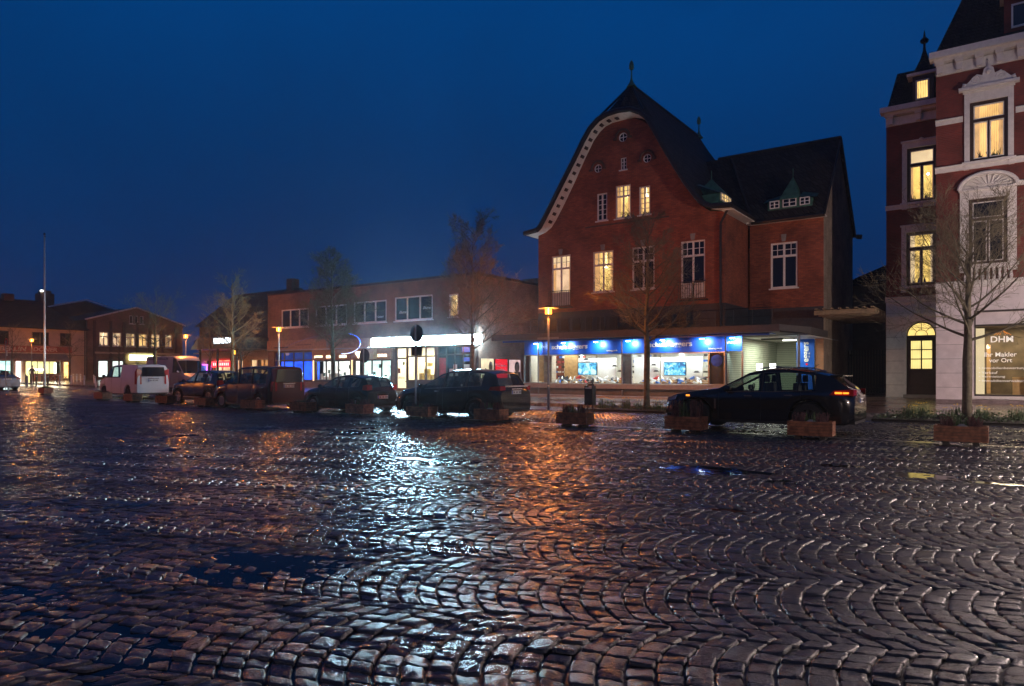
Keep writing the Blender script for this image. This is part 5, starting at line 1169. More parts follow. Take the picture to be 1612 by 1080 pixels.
    if S.get('seams'):
        sm_ = MB()
        for x in S['seams']:
            i = min(range(nx), key=lambda k: abs(xs[k]-x))
            for sg in (-1, 1): sm_.tube([(p[0], hw+sg*(p[1]+.001), p[2]) for p in sec[i][1:6]], .006, 4)
        sm_.build('door_seams', M['black'], bo, world=False)
    pil = MB()
    for x in S.get('pillars', ()):
        i = min(range(nx), key=lambda k: abs(xs[k]-x))
        for sg in (-1, 1):
            a, c = sec[i][5], sec[i][6]; pil.tube([(a[0], hw+sg*(a[1]+.001), a[2]), (c[0], hw+sg*(c[1]+.004), c[2])], .035, 6)
    if pil.f: pil.build('pillar', M['black'], bo, world=False)
    # underbody, cladding
    ub = MB(); ub.box((L/2, hw, g+.17), (L-.5, W-.42, .28)); ub.box((L/2, hw, g+.4), (L-.9, W-.75, .3)); ub.build('underbody', M['black'], root, world=False)
    cl = MB()
    for sg in (-1, 1):
        MB().box(((ax[0]+ax[1])/2, hw+sg*(hw-.04), g+.06), (ax[1]-ax[0]-2*wr-.1, .07, .12)).build('sill_cladding', M['black'], root, world=False)
        if S.get('clad'):
            for a in ax: MB().tube([(a+(wr+.075)*math.cos(t), hw+sg*(hw-.005), wr+(wr+.075)*math.sin(t)) for t in np.linspace(.0, math.pi, 14)], .03, 5).build('wheel_arch', M['black'], root, world=False)
    MB().box((.1, hw, g+.1), (.16, W*.72, .12)).build('front_bumper', M['black'], root, world=False); MB().box((L-.08, hw, g+.14), (.14, W*.80, .18)).build('rear_bumper', M['black'], root, world=False)
    # wheels
    first = None
    for a in ax:
        for sg in (-1, 1):
            yc = hw+sg*(hw-.12); t_ = .11
            if first is None or True:
                q = MB(); q.lathe([(wr*.66, -t_*sg), (wr*.93, -t_*sg), (wr, -t_*.6*sg), (wr, t_*.6*sg), (wr*.93, t_*sg), (wr*.66, t_*sg)], (a, yc, wr), 'y', 26, cap=False)
                wo = q.build('wheel', M['rubber'], root, smooth=True, world=False)
                q = MB(); q.lathe([(wr*.70, -t_*.7*sg), (wr*.68, t_*.95*sg), (wr*.60, t_*.98*sg), (wr*.58, t_*.3*sg)], (a, yc, wr), 'y', 26, cap=False)
                q.lathe([(.0, t_*.9*sg), (wr*.17, t_*.88*sg), (wr*.19, t_*.3*sg)], (a, yc, wr), 'y', 10, cap=False)
                ns = S.get('spokes', 5)
                for k in range(ns):
                    an = 2*math.pi*k/ns+.3; c_, s_ = math.cos(an), math.sin(an); r0, r1 = wr*.12, wr*.64; w1, w2 = wr*.12, wr*(.10 if ns < 8 else .06)
                    y_ = yc+sg*t_*.82; pts_ = []
                    for yy in (y_, y_-sg*.03):
                        for r_, ww in ((r0, w1), (r1, w2)):
                            for q_ in (-1, 1): pts_.append((a+r_*c_-q_*ww*s_, yy, wr+r_*s_+q_*ww*c_))
                    q.add(pts_, [(0, 1, 3, 2), (4, 6, 7, 5), (0, 2, 6, 4), (1, 5, 7, 3), (2, 3, 7, 6)])
                q.build('rim', S.get('rimm', M['rim']), wo, smooth=True, world=False)
                q = MB(); q.lathe([(0, -t_*.2*sg), (wr*.68, -t_*.2*sg)], (a, yc, wr), 'y', 16, cap=False); q.build('brake_disc', M['black'], wo, world=False)
    # lights, plates, mirrors, handles
    zhl = S.get('zhl', .72)
    for sg in (-1, 1):
        i = 2; q = MB(); y_ = hw+sg*(half(.22)-.03)
        q.add([(.015, hw+sg*(half(.0)-.06), zhl-.05), (.06, hw+sg*half(.0)*.55, zhl-.05), (.06, hw+sg*half(.0)*.55, zhl+.07), (.05, hw+sg*(half(.0)-.04), zhl+.06), (.42, hw+sg*(half(.42)+.008), zhl+.14), (.36, hw+sg*(half(.36)+.008), zhl+.02)], [(0, 1, 2, 3), (0, 3, 4, 5)])
        q.build('headlight', M['clearlight'], root, world=False)
        ztl = S.get('ztl', .95); th = S.get('tlh', .3); tl_ = S.get('tll', .28); q = MB()
        yo = half(L)+.012; yi = half(L-tl_)+.014
        q.add([(L-tl_, hw+sg*yi, ztl), (L-.02, hw+sg*yo, ztl-.02), (L-.02, hw+sg*yo, ztl+th), (L-tl_*.8, hw+sg*yi, ztl+th*.8), (L+.012, hw+sg*(half(L)*.72), ztl-.0), (L+.012, hw+sg*(half(L)*.72), ztl+th*.9)], [(0, 1, 2, 3), (1, 4, 5, 2)])
        q.build('tail_light', M['redglass'], root, world=False)
        xm_ = S['ws'][0]+.42; i = min(range(nx), key=lambda k: abs(xs[k]-xm_)); zm = sec[i][5][2]+.09
        q = MB(); yy = hw+sg*(half(xm_)+.1); q.lathe([(.0, -.09), (.07, -.07), (.085, 0), (.06, .06), (0, .08)], (xm_, yy, zm), 'x', 12); 
        q.box((xm_+.02, hw+sg*(half(xm_)-.0), zm-.03), (.06, .16, .04)); mo = q.build('mirror', S.get('mirm', bd), root, smooth=True, world=False)
        MB().disc(Pl('u', xm_+.085), yy, zm, .06, .05, 0, 12).build('mirror_glass', M['chrome'], mo, world=False)
        for hx in S.get('handles', ()):
            i = min(range(nx), key=lambda k: abs(xs[k]-hx)); z = sec[i][5][2]-.10; q = MB(); q.box((hx, hw+sg*(half(hx)+.008), z), (.2, .03, .03)); q.build('handle', M['chrome'] if S.get('chrome') else bd, root, world=False)
    q = MB(); q.box((L+.014, hw, S.get('zpl', .82)), (.02, .52, .115)); po = q.build('number_plate', M['plate'], root, world=False)
    q = MB(); q.box((L+.026, hw-.24, S.get('zpl', .82)), (.004, .04, .11)); q.build('plate_band', M['plateblue'], po, world=False)
    q = MB()
    for k in (0, 1, 3, 4, 6, 7, 8): q.box((L+.026, hw-.17+k*.05, S.get('zpl', .82)), (.004, .028, .06))
    q.build('plate_pattern', M['darkframe'], po, world=False)
    if S.get('vanrear'):
        q = MB(); zz = S['vanrear']; q.add([(L+.012, hw-half(L)*.80, zz[0]), (L+.012, hw+half(L)*.80, zz[0]), (L+.006, hw+half(L)*.68, zz[1]), (L+.006, hw-half(L)*.68, zz[1])], [(0, 1, 2, 3)]); q.build('rear_window', M['darkpane'], root, world=False)
    q = MB(); q.box((L+.02, hw, S.get('zpl', .82)+.11), (.04, .6, .03)); q.build('boot_handle', M['chrome'] if S.get('chrome') or S.get('vanrear') else M['black'], root, world=False)
    # seats and dashboard
    q = MB(); zs_ = g+.35; xd = S['ws'][0]+.55
    q.box((xd, hw, zs_+.32), (.35, W-.35, .28))
    for r_, rx in enumerate(S['seats']):
        for sg in (-1, 1):
            q.box((rx, hw+sg*.36, zs_+.05), (.5, .48, .2)); q.box((rx+.28, hw+sg*.36, zs_+.38), (.16, .46, .62), taper=.75); q.box((rx+.32, hw+sg*.36, zs_+.80), (.1, .24, .18), taper=.8)
    q.build('seats', M['seat'], root, world=False)
    q = MB(); sgw = 1; q.tube([(xd+.3+.06*math.sin(t), hw-.36+.18*math.cos(t), zs_+.5+.17*math.sin(t)) for t in np.linspace(0, 2*math.pi, 16)], .014, 5); q.build('steering_wheel', M['black'], root, world=False)
    return root, bo, sec, xs, hw
black = paint('black_paint', (.010, .010, .012)); brownblack = paint('anthracite_paint', (.022, .018, .016)); darkblue = paint('midnight_paint', (.008, .009, .014)); wine = paint('wine_paint', (.07, .012, .011)); vanwhite = paint('van_white_paint', (.72, .72, .72), .25); greyp = paint('silver_paint', (.3, .3, .32), .2, .6)
# large crossover nearest on the right
SUV = dict(L=4.86, W=1.92, H=1.66, ax=(.93, 3.80), wr=.40, gap=.24, top=[(0, .66), (.05, .84), (.25, .95), (.8, 1.05), (1.5, 1.13), (2.28, 1.56), (2.75, 1.65), (3.3, 1.655), (3.9, 1.585), (4.35, 1.47), (4.42, 1.40), (4.72, 1.16), (4.83, 1.05), (4.86, .95)],
           belt=[(0, .62), (.3, .86), (1.5, 1.03), (3., 1.06), (4.0, 1.10), (4.4, 1.12), (4.86, .9)], ws=(1.42, 2.3), rg=(4.40, 4.76), win=[(1.72, 2.62), (2.70, 3.95)], pillars=(2.66, 3.55), chrome=True, handles=(2.35, 3.35), seams=(1.55, 2.66, 3.62), seats=(2.35, 3.15), zhl=.80, ztl=1.0, tlh=.14, tll=.55, clad=False, zpl=.86, spokes=10, rimm=M['darkmetal'])
c1, b1, sec, xs, hw = make_car('parked_crossover', 'large black crossover with glowing orange tail light and roof aerial, nearest of the parked row', 'car', SUV, black, (-7.85, 18.4, 0))
q = MB(); q.tube([(3.75, .5, 1.60), (3.98, .48, 1.76)], .008, 5); q.build('aerial', M['black'], c1, world=False)
q = MB(); q.box((4.42, hw, 1.47), (.30, 1.3, .035)); q.build('spoiler', black, c1, world=False)
q = MB()
for sg in (-1, 1): q.tube([(2.5, hw+sg*.62, 1.64), (2.9, hw+sg*.64, 1.70), (3.6, hw+sg*.63, 1.67), (3.95, hw+sg*.6, 1.58)], .018, 6)
q.build('roof_rail', M['steel'], c1, world=False)
q = MB(); q.box((.62+.86, -.012, .72), (.05, .02, .26)); q.build('side_vent', M['chrome'], c1, world=False)
q = MB(); q.add([(4.44, -.02, 1.03), (4.60, .0, 1.03), (4.60, .0, 1.07), (4.44, -.02, 1.075)], [(0, 1, 2, 3)]); q.add([(4.62, .002, 1.03), (4.74, .045, 1.03), (4.74, .045, 1.07), (4.62, .002, 1.07)], [(0, 1, 2, 3)]); q.build('lit_indicator', emis('amber_light', (1., .25, .02), 2.2), c1, world=False)
q = MB(); q.box((.72, -.004, .93), (.10, .02, .045)); q.build('side_repeater', emis('amber_repeater', (1., .3, .03), 1.5), c1, world=False)
# dark people carrier
MPV = dict(L=4.80, W=1.90, H=1.66, ax=(.92, 3.77), wr=.345, gap=.19, top=[(0, .62), (.06, .80), (.5, .95), (1.05, 1.04), (1.35, 1.10), (2.15, 1.52), (2.6, 1.63), (3.3, 1.66), (4.1, 1.60), (4.40, 1.52), (4.66, 1.12), (4.76, 1.02), (4.80, .92)],
           belt=[(0, .6), (.4, .85), (1.2, .98), (3., 1.05), (4.2, 1.12), (4.8, .9)], ws=(1.1, 2.2), rg=(4.40, 4.70), win=[(1.55, 2.35), (2.45, 3.35), (3.42, 4.05)], pillars=(2.4, 3.38), chrome=True, handles=(2.15, 3.15), seams=(1.38, 2.4, 3.5), seats=(2.2, 3.1), zhl=.78, ztl=.98, tlh=.13, tll=.42, zpl=.90, spokes=10, rimm=M['darkmetal'])
c2, *_ = make_car('parked_people_carrier', 'long black people carrier parked behind the planter with the signpost', 'car', MPV, darkblue, (-18.05, 18.0, 0))
q = MB(); q.box((4.81, .95, 1.10), (.03, 1.3, .05)); q.build('boot_strip', M['chrome'], c2, world=False)
HB = dict(L=3.82, W=1.70, H=1.46, ax=(.80, 3.26), wr=.305, gap=.17, top=[(0, .58), (.06, .74), (.5, .90), (.95, .98), (1.15, 1.03), (1.85, 1.40), (2.3, 1.46), (2.9, 1.445), (3.45, 1.36), (3.62, 1.22), (3.76, .95), (3.82, .82)],
          belt=[(0, .56), (.4, .82), (1.2, .92), (2.6, .97), (3.4, 1.02), (3.82, .8)], ws=(.95, 1.9), rg=(3.46, 3.74), win=[(1.32, 2.1), (2.2, 2.75), (2.95, 3.35)], pillars=(2.15,), handles=(1.95, 2.75), seams=(1.2, 2.15, 2.85), seats=(1.95, 2.75), zhl=.70, ztl=.90, tlh=.2, tll=.2, zpl=.62, spokes=9)
c3, *_ = make_car('parked_hatchback', 'small black five door hatchback with multi spoke wheels beside the wine red van', 'car', HB, black, (-23.2, 18.0, 0))
CD = dict(L=4.40, W=1.80, H=1.82, ax=(.88, 3.56), wr=.315, gap=.18, top=[(0, .64), (.06, .84), (.4, .98), (.95, 1.07), (1.1, 1.12), (1.75, 1.66), (2.1, 1.79), (3., 1.83), (4.2, 1.80), (4.34, 1.72), (4.38, 1.3), (4.40, 1.1)],
          belt=[(0, .62), (.4, .92), (1.2, 1.06), (4.4, 1.10)], ws=(.95, 1.85), rg=(0, 0), win=[(1.2, 2.05), (2.15, 3.0), (3.1, 4.0)], tint=False, pillars=(2.1, 3.05), handles=(1.95, 2.9), seams=(1.15, 2.1, 3.1), seats=(1.95, 2.8), tw=.84, zhl=.80, ztl=.78, tlh=.40, tll=.06, zpl=.98, vanrear=(1.14, 1.68), spokes=12)
c4, *_ = make_car('parked_compact_van', 'wine red compact passenger van with steep rear and glazed sides', 'van', CD, wine, (-29.1, 17.7, 0))
DU = dict(L=4.2, W=1.82, H=1.66, ax=(.80, 3.45), wr=.36, gap=.23, top=[(0, .70), (.05, .90), (.3, 1.0), (1.05, 1.08), (1.25, 1.12), (1.95, 1.56), (2.3, 1.63), (3.2, 1.62), (3.75, 1.52), (3.95, 1.3), (4.1, 1.1), (4.2, .95)],
          belt=[(0, .68), (.3, .95), (1.2, 1.03), (4.2, 1.08)], ws=(1.1, 2.0), rg=(3.75, 4.1), win=[(1.35, 2.15), (2.25, 3.0), (3.1, 3.5)], pillars=(2.2, 3.05), handles=(2.0, 2.85), seams=(1.25, 2.2, 3.1), seats=(2.0, 2.85), zhl=.86, ztl=.9, tlh=.28, tll=.1, clad=True, zpl=.85, spokes=5)
c5, *_ = make_car('parked_off_roader', 'dark brown compact off roader with bright five spoke wheels', 'car', DU, brownblack, (-34.0, 18.5, gz(-32, 18)))
q = MB(); q.box((2.1, -.01, .36), (1.5, .04, .05)); q.build('side_step', M['steel'], c5, world=False)
VT = dict(L=5.15, W=1.90, H=1.90, ax=(.95, 4.15), wr=.34, gap=.20, top=[(0, .70), (.06, .92), (.5, 1.08), (.9, 1.18), (1.5, 1.70), (1.9, 1.86), (2.6, 1.90), (4.9, 1.88), (5.08, 1.80), (5.13, 1.4), (5.15, 1.2)],
          belt=[(0, .68), (.5, 1.0), (1.2, 1.15), (5.15, 1.2)], ws=(.85, 1.65), rg=(0, 0), win=[(1.05, 1.95), (2.1, 3.15)], tint=False, pillars=(2.02,), handles=(1.9,), seams=(1.1, 2.02, 3.3), seats=(1.8,), tw=.84, zhl=.85, ztl=.80, tlh=.85, tll=.14, zpl=1.0, vanrear=(1.22, 1.74), spokes=10, rimm=M['darkmetal'], mirm=M['black'])
c6, *_ = make_car('parked_delivery_van', 'white panel van with dark rear window, its side lit orange', 'van', VT, vanwhite, (-43.85, 19.5, gz(-41, 19)), R(-3.5))
# high roofed van further back
PV = dict(L=5.9, W=2.05, H=2.6, ax=(.95, 4.6), wr=.35, gap=.22, top=[(0, .85), (.06, 1.1), (.5, 1.25), (.75, 1.35), (1.4, 2.1), (1.75, 2.45), (2.2, 2.6), (5.8, 2.6), (5.9, 2.45)],
          belt=[(0, .8), (.5, 1.15), (1.2, 1.38), (5.9, 1.4)], ws=(.7, 1.55), rg=(0, 0), win=[(1.0, 2.1)], handles=(2.0,), seams=(1.1, 2.2), seats=(1.8,), tw=.88, zhl=1., ztl=.9, tlh=1.0, tll=.1, zpl=1.0, vanrear=(1.5, 2.2), spokes=8)
u7, v7 = -53.4+6.2, 27.0
c7, *_ = make_car('parked_high_roof_van', 'tall white van with dark script lettering above its cab, parked behind the lower white van', 'van', PV, paint('dimmed_van_paint', (.38, .34, .35), .4), (u7, v7+2.05, gz(u7, 24)), math.pi, 'vehicles parked on the far side')  # white van paint darkened, its dim look put into the colour
tw_ = text('side_lettering', 'Henry Wendt', Pl('v', v7-0.006+.12), u7-5.6, gz(u7, 24)+2.14, 0, 2.9, mat('blue_grey_lettering', (.06, .07, .1), .5), None, height=.34, shear=.35, bold=.02, ext=.003)
tw_.parent = c7; tw_.matrix_parent_inverse = (Matrix.Translation(c7.location) @ Matrix.Rotation(math.pi, 4, 'Z')).inverted()
SA = dict(L=4.4, W=1.76, H=1.45, ax=(.85, 3.5), wr=.31, gap=.17, top=[(0, .6), (.06, .76), (.6, .92), (1.2, 1.0), (1.95, 1.40), (2.5, 1.45), (3.1, 1.40), (3.75, 1.08), (4.3, 1.0), (4.4, .85)],
          belt=[(0, .58), (.5, .85), (1.3, .93), (4., .98), (4.4, .8)], ws=(1.15, 2.0), rg=(3.1, 3.75), win=[(1.5, 2.4), (2.5, 3.2)], handles=(2.2, 3.), seams=(1.3, 2.45), seats=(2.1, 2.9), ztl=.78, tlh=.15, tll=.2)
c8, *_ = make_car('parked_saloon', 'dark saloon showing only its roof behind the off roader and wine red van', 'car', SA, darkblue, (-39.6, 24.9-.4, gz(-38, 24)), 0, 'vehicles parked on the far side')
c9, *_ = make_car('parked_saloon', 'pale car cut by the left edge beside the flagpole planter', 'car', SA, greyp, (-62.6, 19.0, gz(-57, 19)), 0)
# ================================================================== STREET LAMPS
sod = emis('sodium_bulb', (1., .42, .08), 30.); sodc = (1., .27, .035)
lantern = glass('lantern_glass', (.98, .95, .9))
lt_ = lantern.node_tree; le_ = lt_.nodes.new('ShaderNodeEmission'); le_.inputs[0].default_value = (1., .30, .03, 1); le_.inputs[1].default_value = 2.4; la_ = lt_.nodes.new('ShaderNodeAddShader')
lo_ = [n for n in lt_.nodes if n.type == 'OUTPUT_MATERIAL'][0]; lt_.links.new(lo_.inputs['Surface'].links[0].from_socket, la_.inputs[0]); lt_.links.new(le_.outputs[0], la_.inputs[1]); lt_.links.new(la_.outputs[0], lo_.inputs['Surface'])
def street_lamp(u, v, h, label, e=260, cool=False):
    z0 = gz(u, v)
    t = thing('street_lamp', (u, v, z0), label, 'street lamp', 'street lamps around the square')
    q = MB(); q.tube([(0, 0, 0), (0, 0, 1.0), (0, 0, 1.02), (0, 0, h-.35)], [.065, .062, .045, .04], 10); q.build('post', M['grey'], t, smooth=True, world=False)
    q = MB(); q.lathe([(.14, h+.04), (.14, h-.2)], (0, 0, 0), n=14, cap=False); q.build('lantern_glass', lantern, t, smooth=True, world=False)
    q = MB(); q.lathe([(0, h+.16), (.10, h+.155), (.11, h+.08), (.44, h+.045), (.44, h+.03), (.12, h+.045)], (0, 0, 0), n=24, cap=False); q.build('disc_shade', M['black'], t, smooth=True, world=False); q = MB(); q.lathe([(.05, h-.19), (.05, h-.24), (.045, h-.38)], (0, 0, 0), n=14, cap=False); q.build('collar', M['black'], t, smooth=True, world=False)
    q = MB(); q.lathe([(.02, h-.19), (.02, h-.16), (.02, h+.03)], (0, 0, 0), n=8, cap=False); q.build('bulb', sod, t, smooth=True, world=False)
    l = bulb('lamp_light', (0, 0, 0), e, (1., .77, .68) if cool else sodc, None, .10); l.parent = t; l.location = (0, 0, h-.27)
    return t
street_lamp(-15.5, 24.5, 4.17, 'orange street lamp standing in front of the blue shoe shop', 1500)
street_lamp(-36.3, 26.6, 4.2, 'orange street lamp in front of the blue lit window of the flat roofed building', 1150)
street_lamp(-50.2, 28.6, 4.0, 'orange street lamp rising behind the dark brown off roader', 1200)
street_lamp(-71.5, 26.3, 4.1, 'small orange street lamp in front of the takeaway building', 1200)
street_lamp(7.5, 24.6, 4.2, 'street lamp of the same row standing out of the photograph on the right', 7500, cool=True)
street_lamp(-1.5, -7.5, 4.2, 'street lamp on the near side of the square behind the viewer', 500, cool=True)
street_lamp(3.0, 9.0, 4.2, 'street lamp at the right hand side of the square beyond the picture edge', 1300, cool=True)
street_lamp(-46, 9.5, 4.2, 'street lamp on the near side of the square further left', 2000)
street_lamp(-62., 40.5, 4.1, 'street lamp in the side street by the dark corner building', 1300)
# ================================================================== PLANTERS
pxs = [1513, 1277, 1080, 905, 773, 664, 566, 477, 398, 323, 261, 209, 162, 72]
PVV = 17.45
def planter_proto():
    t = thing('wooden_planter', (0, 0, 0), 'planter', 'planter', 'wooden planters along the parking row')
    q = MB()
    for k in range(5):
        z = .085+k*.068+.03; e = .0 if k % 2 else .0
        q.box((0, -.235, z), (.98, .035, .06)); q.box((0, .235, z), (.98, .035, .06)); q.box((-.472, 0, z+.001), (.035, .43, .058)); q.box((.472, 0, z+.001), (.035, .43, .058))
    q.build('boards', M['wood'], t, world=False)
    for sx2 in (-.27, .27): q = MB(); q.box((sx2, 0, .035), (.12, .42, .07)); q.build('foot', M['darkframe'], t, world=False)
    q = MB(); q.box((0, 0, .34), (.90, .42, .05)); q.box((0, 0, .22), (.90, .42, .24)); q.build('soil', M['soil'], t, world=False)
    return t
plab = ['planter at the far right in front of the flower bed', 'planter hiding the rear wheel of the black crossover', 'planter by the front wheel of the black crossover', 'free standing planter before the litter bin', 'planter at the rear of the black people carrier', 'planter holding the signpost before the people carrier',
        'planter behind the small hatchback rear wheel', 'planter between the hatchback and the wine red van', 'planter before the side of the wine red van', 'planter before the rear wheel of the dark off roader', 'planter beneath the rear of the white panel van', 'planter by the rear wheel of the white panel van', 'planter by the front wheel of the white panel van', 'planter at the foot of the tall flagpole']
pp = planter_proto(); ppos = []
for i, x in enumerate(pxs):
    vv = PVV+(.35 if i == 0 else 0)+(1.0 if i == 13 else 0)-(.0 if i < 9 else -.25)
    u, _ = pv(vv, x); loc = (u, vv, gz(u, vv)-.004); ppos.append(loc); place(pp, i == 0, loc, 'wooden slatted '+plab[i], R(random.uniform(-3, 3)))
leafs = [M['heather'], mat('grass_blade', (.07, .12, .04), .6, var=.4), M['leaf']]
def tuft(name, label, cat, group, kind, seed, w_=.38, d_=.17, h=(.12, .3), n=150, mats=None):
    r = random.Random(seed); q = MB()
    for _ in range(n):
        x, y = r.uniform(-w_, w_), r.uniform(-d_, d_); hh = r.uniform(*h); a = r.uniform(0, 6.28); lx, ly = r.uniform(-.06, .06), r.uniform(-.06, .06); c, s = .008*math.cos(a), .008*math.sin(a)
        k = 0 if abs(x) > w_*.35 else 1
        if kind == 'green': k = r.choice((1, 2))
        q.add([(x-c, y-s, 0), (x+c, y+s, 0), (x+lx*.5+c, y+ly*.5+s, hh*.6), (x+lx, y+ly, hh), (x+lx*.5-c, y+ly*.5-s, hh*.6)], [(0, 1, 2, 3, 4)], k)
        if k == 0:
            for z_ in (.4, .6, .8): q.add([(x+lx*z_-.015, y, hh*z_), (x+lx*z_+.015, y+.005, hh*z_), (x+lx*z_, y+.01, hh*z_+.03)], [(0, 1, 2)], 0)
    t = thing(name, (0, 0, 0), label, cat, group); q.build('foliage', leafs, t, world=False); return t
hp = tuft('heather_plant', 'x', 'plant', 'heather growing in the planters', 'mix', 3)
for i, loc in enumerate(ppos[:-1]):
    o = place(hp, i == 0, (loc[0], loc[1], loc[2]+.36), 'heather tuft in the '+plab[i], random.choice((0, math.pi)))
    s_ = (1., 1., 1.9, 1.1, 1., .6, .9, .5, .5, .5, .5, .5, .6)[i]; o.scale = (1, 1, s_)
bx = tuft('box_shrub', 'low dark shrub filling the planter below the flagpole', 'plant', None, 'green', 8, n=260, h=(.08, .2)); l13 = ppos[-1]; bx.location = (l13[0], l13[1], l13[2]+.36)
q = MB()
for i in (0, 1, 4):
    x_, y_, z_ = ppos[i]
    st_ = MB(); st_.lathe([(.12, 0), (.11, .05), (.06, .09), (0, .1)], (0, 0, 0), n=9); o = st_.build('field_stone', M['stonegrey'], None, smooth=True); o.location = (x_+.02, y_-.1, z_+.36)
    tag(o, 'grey stone in the '+plab[i], 'stone', 'stones in the planters')
# ================================================================== FLAGPOLE, SIGNS, BIN, BOLLARDS
x_, y_, z_ = ppos[-1]; x_ = pv(y_+.45, 70)[0]; t = thing('flagpole', (x_, y_+.45, z_), 'tall bare white flagpole behind the leftmost planter', 'flagpole'); q = MB()
zt = pv(y_+.45, 70, 370)[1]-z_
q.tube([(0, 0, 0), (0, 0, zt)], [.075, .05], 10); q.build('pole', M['steel'], t, smooth=True, world=False); q = MB(); q.lathe([(0, zt), (.07, zt+.02), (.07, zt+.1), (0, zt+.14)], (0, 0, 0), n=8); q.box((.08, 0, zt-.1), (.12, .05, .06)); q.build('cap', M['darkmetal'], t, world=False)
sgm = mat('sign_back', (.05, .055, .06), .5, .5)
def traffic(u, v, zc, r, label, plate, zt_, front=None, ht=None):
    z0 = gz(u, v); t = thing('traffic_sign', (u, v, z0), label, 'traffic sign', 'traffic signs round the square')
    q = MB(); q.tube([(0, 0, 0), (0, 0, zt_)], .03, 8); q.build('post', M['grey'], t, world=False)
    q = MB(); q.lathe([(0, -.0), (r, .0), (r, .012), (0, .014)], (0, .04, zc), 'y', 24, cap=False); q.build('disc', front or sgm, t, world=False)
    if plate: q = MB(); q.box((0, .045, plate[0]), (plate[1], .012, plate[2])); q.build('plate', plate[3] if len(plate) > 3 else sgm, t, world=False)
    return t
x5, y5, z5 = ppos[5]; ts = traffic(x5-.28, y5, 0, .01, 'x', None, .1)
for ch in list(ts.children): bpy.data.objects.remove(ch)
bpy.data.objects.remove(ts)
u_, v_ = x5-.3, y5+.02
traffic(u_, v_, pv(v_, 652, 525)[1], .30, 'round sign seen from behind with a square plate below, on the post in the planter', (pv(v_, 652, 552)[1], .5, .33), pv(v_, 652, 512)[1])
v_ = 22.5; u_, _ = pv(v_, 572.5); traffic(u_, v_, pv(v_, 572, 560)[1], .33, 'round sign seen from behind in front of the jeweller windows', None, pv(v_, 572, 548)[1])
v_ = 19.5; u_, _ = pv(v_, 9); t = traffic(u_, v_, pv(v_, 9, 538)[1]-gz(u_, v_), .25, 'red and white round sign with white plate at the left edge', (pv(v_, 9, 556)[1]-gz(u_, v_), .30, .38, M['white']), 3.5)
q = MB(); q.lathe([(.19, -.02), (.25, -.022), (.25, -.012)], (0, .04, pv(v_, 9, 538)[1]-gz(u_, v_)), 'y', 20, cap=False); q.build('red_ring', mat('sign_red', (.6, .02, .02), .5), t, world=False)
u_, v_ = pv(24.6, 929)[0], 24.6; t = thing('litter_bin', (u_, v_, 0), 'dark grey litter bin with arched hood on two legs before the shoe shop', 'litter bin')
q = MB(); q.box((0, 0, .58), (.36, .30, .66)); q.build('body', M['darkmetal'], t, world=False)
q = MB(); q.tube([(.165*math.cos(a), 0, 1.0+.17*math.sin(a)) for a in np.linspace(0, math.pi, 14)], .02, 6)
for sx2 in (-.165, .165): q.box((sx2, 0, .96), (.035, .28, .12)); q.box((sx2*.75, 0, .13), (.035, .035, .26))
q.lathe([(.0, .0), (.16, .0), (.11, .09), (0, .11)], (0, 0, 1.02), n=12, cap=False); q.build('hood', M['darkmetal'], t, world=False)
q = MB(); q.box((0, -.155, .93), (.27, .01, .05)); q.build('opening', M['white'], t, world=False)
bpos = [(43, 24.0, 0), (57, 26.5, 1), (75, 26.0, 1), (66, 30.0, 1), (75.5, 27.5, 1), (94, 26.8, 0), (89.5, 30.2, 1), (112, 28.0, 0), (115.5, 31.0, 0), (132.5, 28.0, 0), (151, 27.4, 0), (149, 31.0, 0), (40.5, 26, 1), (121, 32.5, 0), (127, 32.3, 0), (48, 28.5, 1)]
bp_ = [None, None]
seen_words = ['white bollard nearest the flagpole planter', 'grey bollard just right of the flagpole foot', 'dark bollard between two others before the takeaway door', 'dark bollard closest to the takeaway door', 'dark bollard hidden partly by the flagpole', 'pale bollard right of the flagpole planter', 'dark bollard by the takeaway counter', 'pale bollard midway between flagpole and white van', 'pale bollard in the rear line by the takeaway corner', 'tall pale bollard in open ground left of the white van', 'leaning pale bollard at the nose of the white van', 'pale bollard behind the leaning one', 'dark bollard left beside the nearest white bollard', 'small rear bollard before the cream wall', 'last small rear bollard by the brick hall corner', 'dark bollard in front of the person at the takeaway']
for i, (x, v_, k) in enumerate(bpos):
    u_, _ = pv(v_, x)
    if bp_[k] is None:
        t = thing('bollard', (0, 0, 0), 'x', 'bollard', 'bollards in front of the takeaway'); q = MB(); q.lathe([(.06, 0), (.06, .9), (.05, .94), (0, .96)], (0, 0, 0), n=12); q.build('post', M['darkmetal'] if k else M['white'], t, smooth=True, world=False)
        q = MB(); q.lathe([(.064, .78), (.064, .84)], (0, 0, 0), n=12, cap=False); q.build('band', M['steel'], t, world=False); bp_[k] = t; o = place(t, True, (u_, v_, gz(u_, 24)), seen_words[i])
    else: o = place(bp_[k], False, (u_, v_, gz(u_, 24)), seen_words[i])
    if 'leaning' in seen_words[i]: o.rotation_euler = (R(3), R(-6), 0)
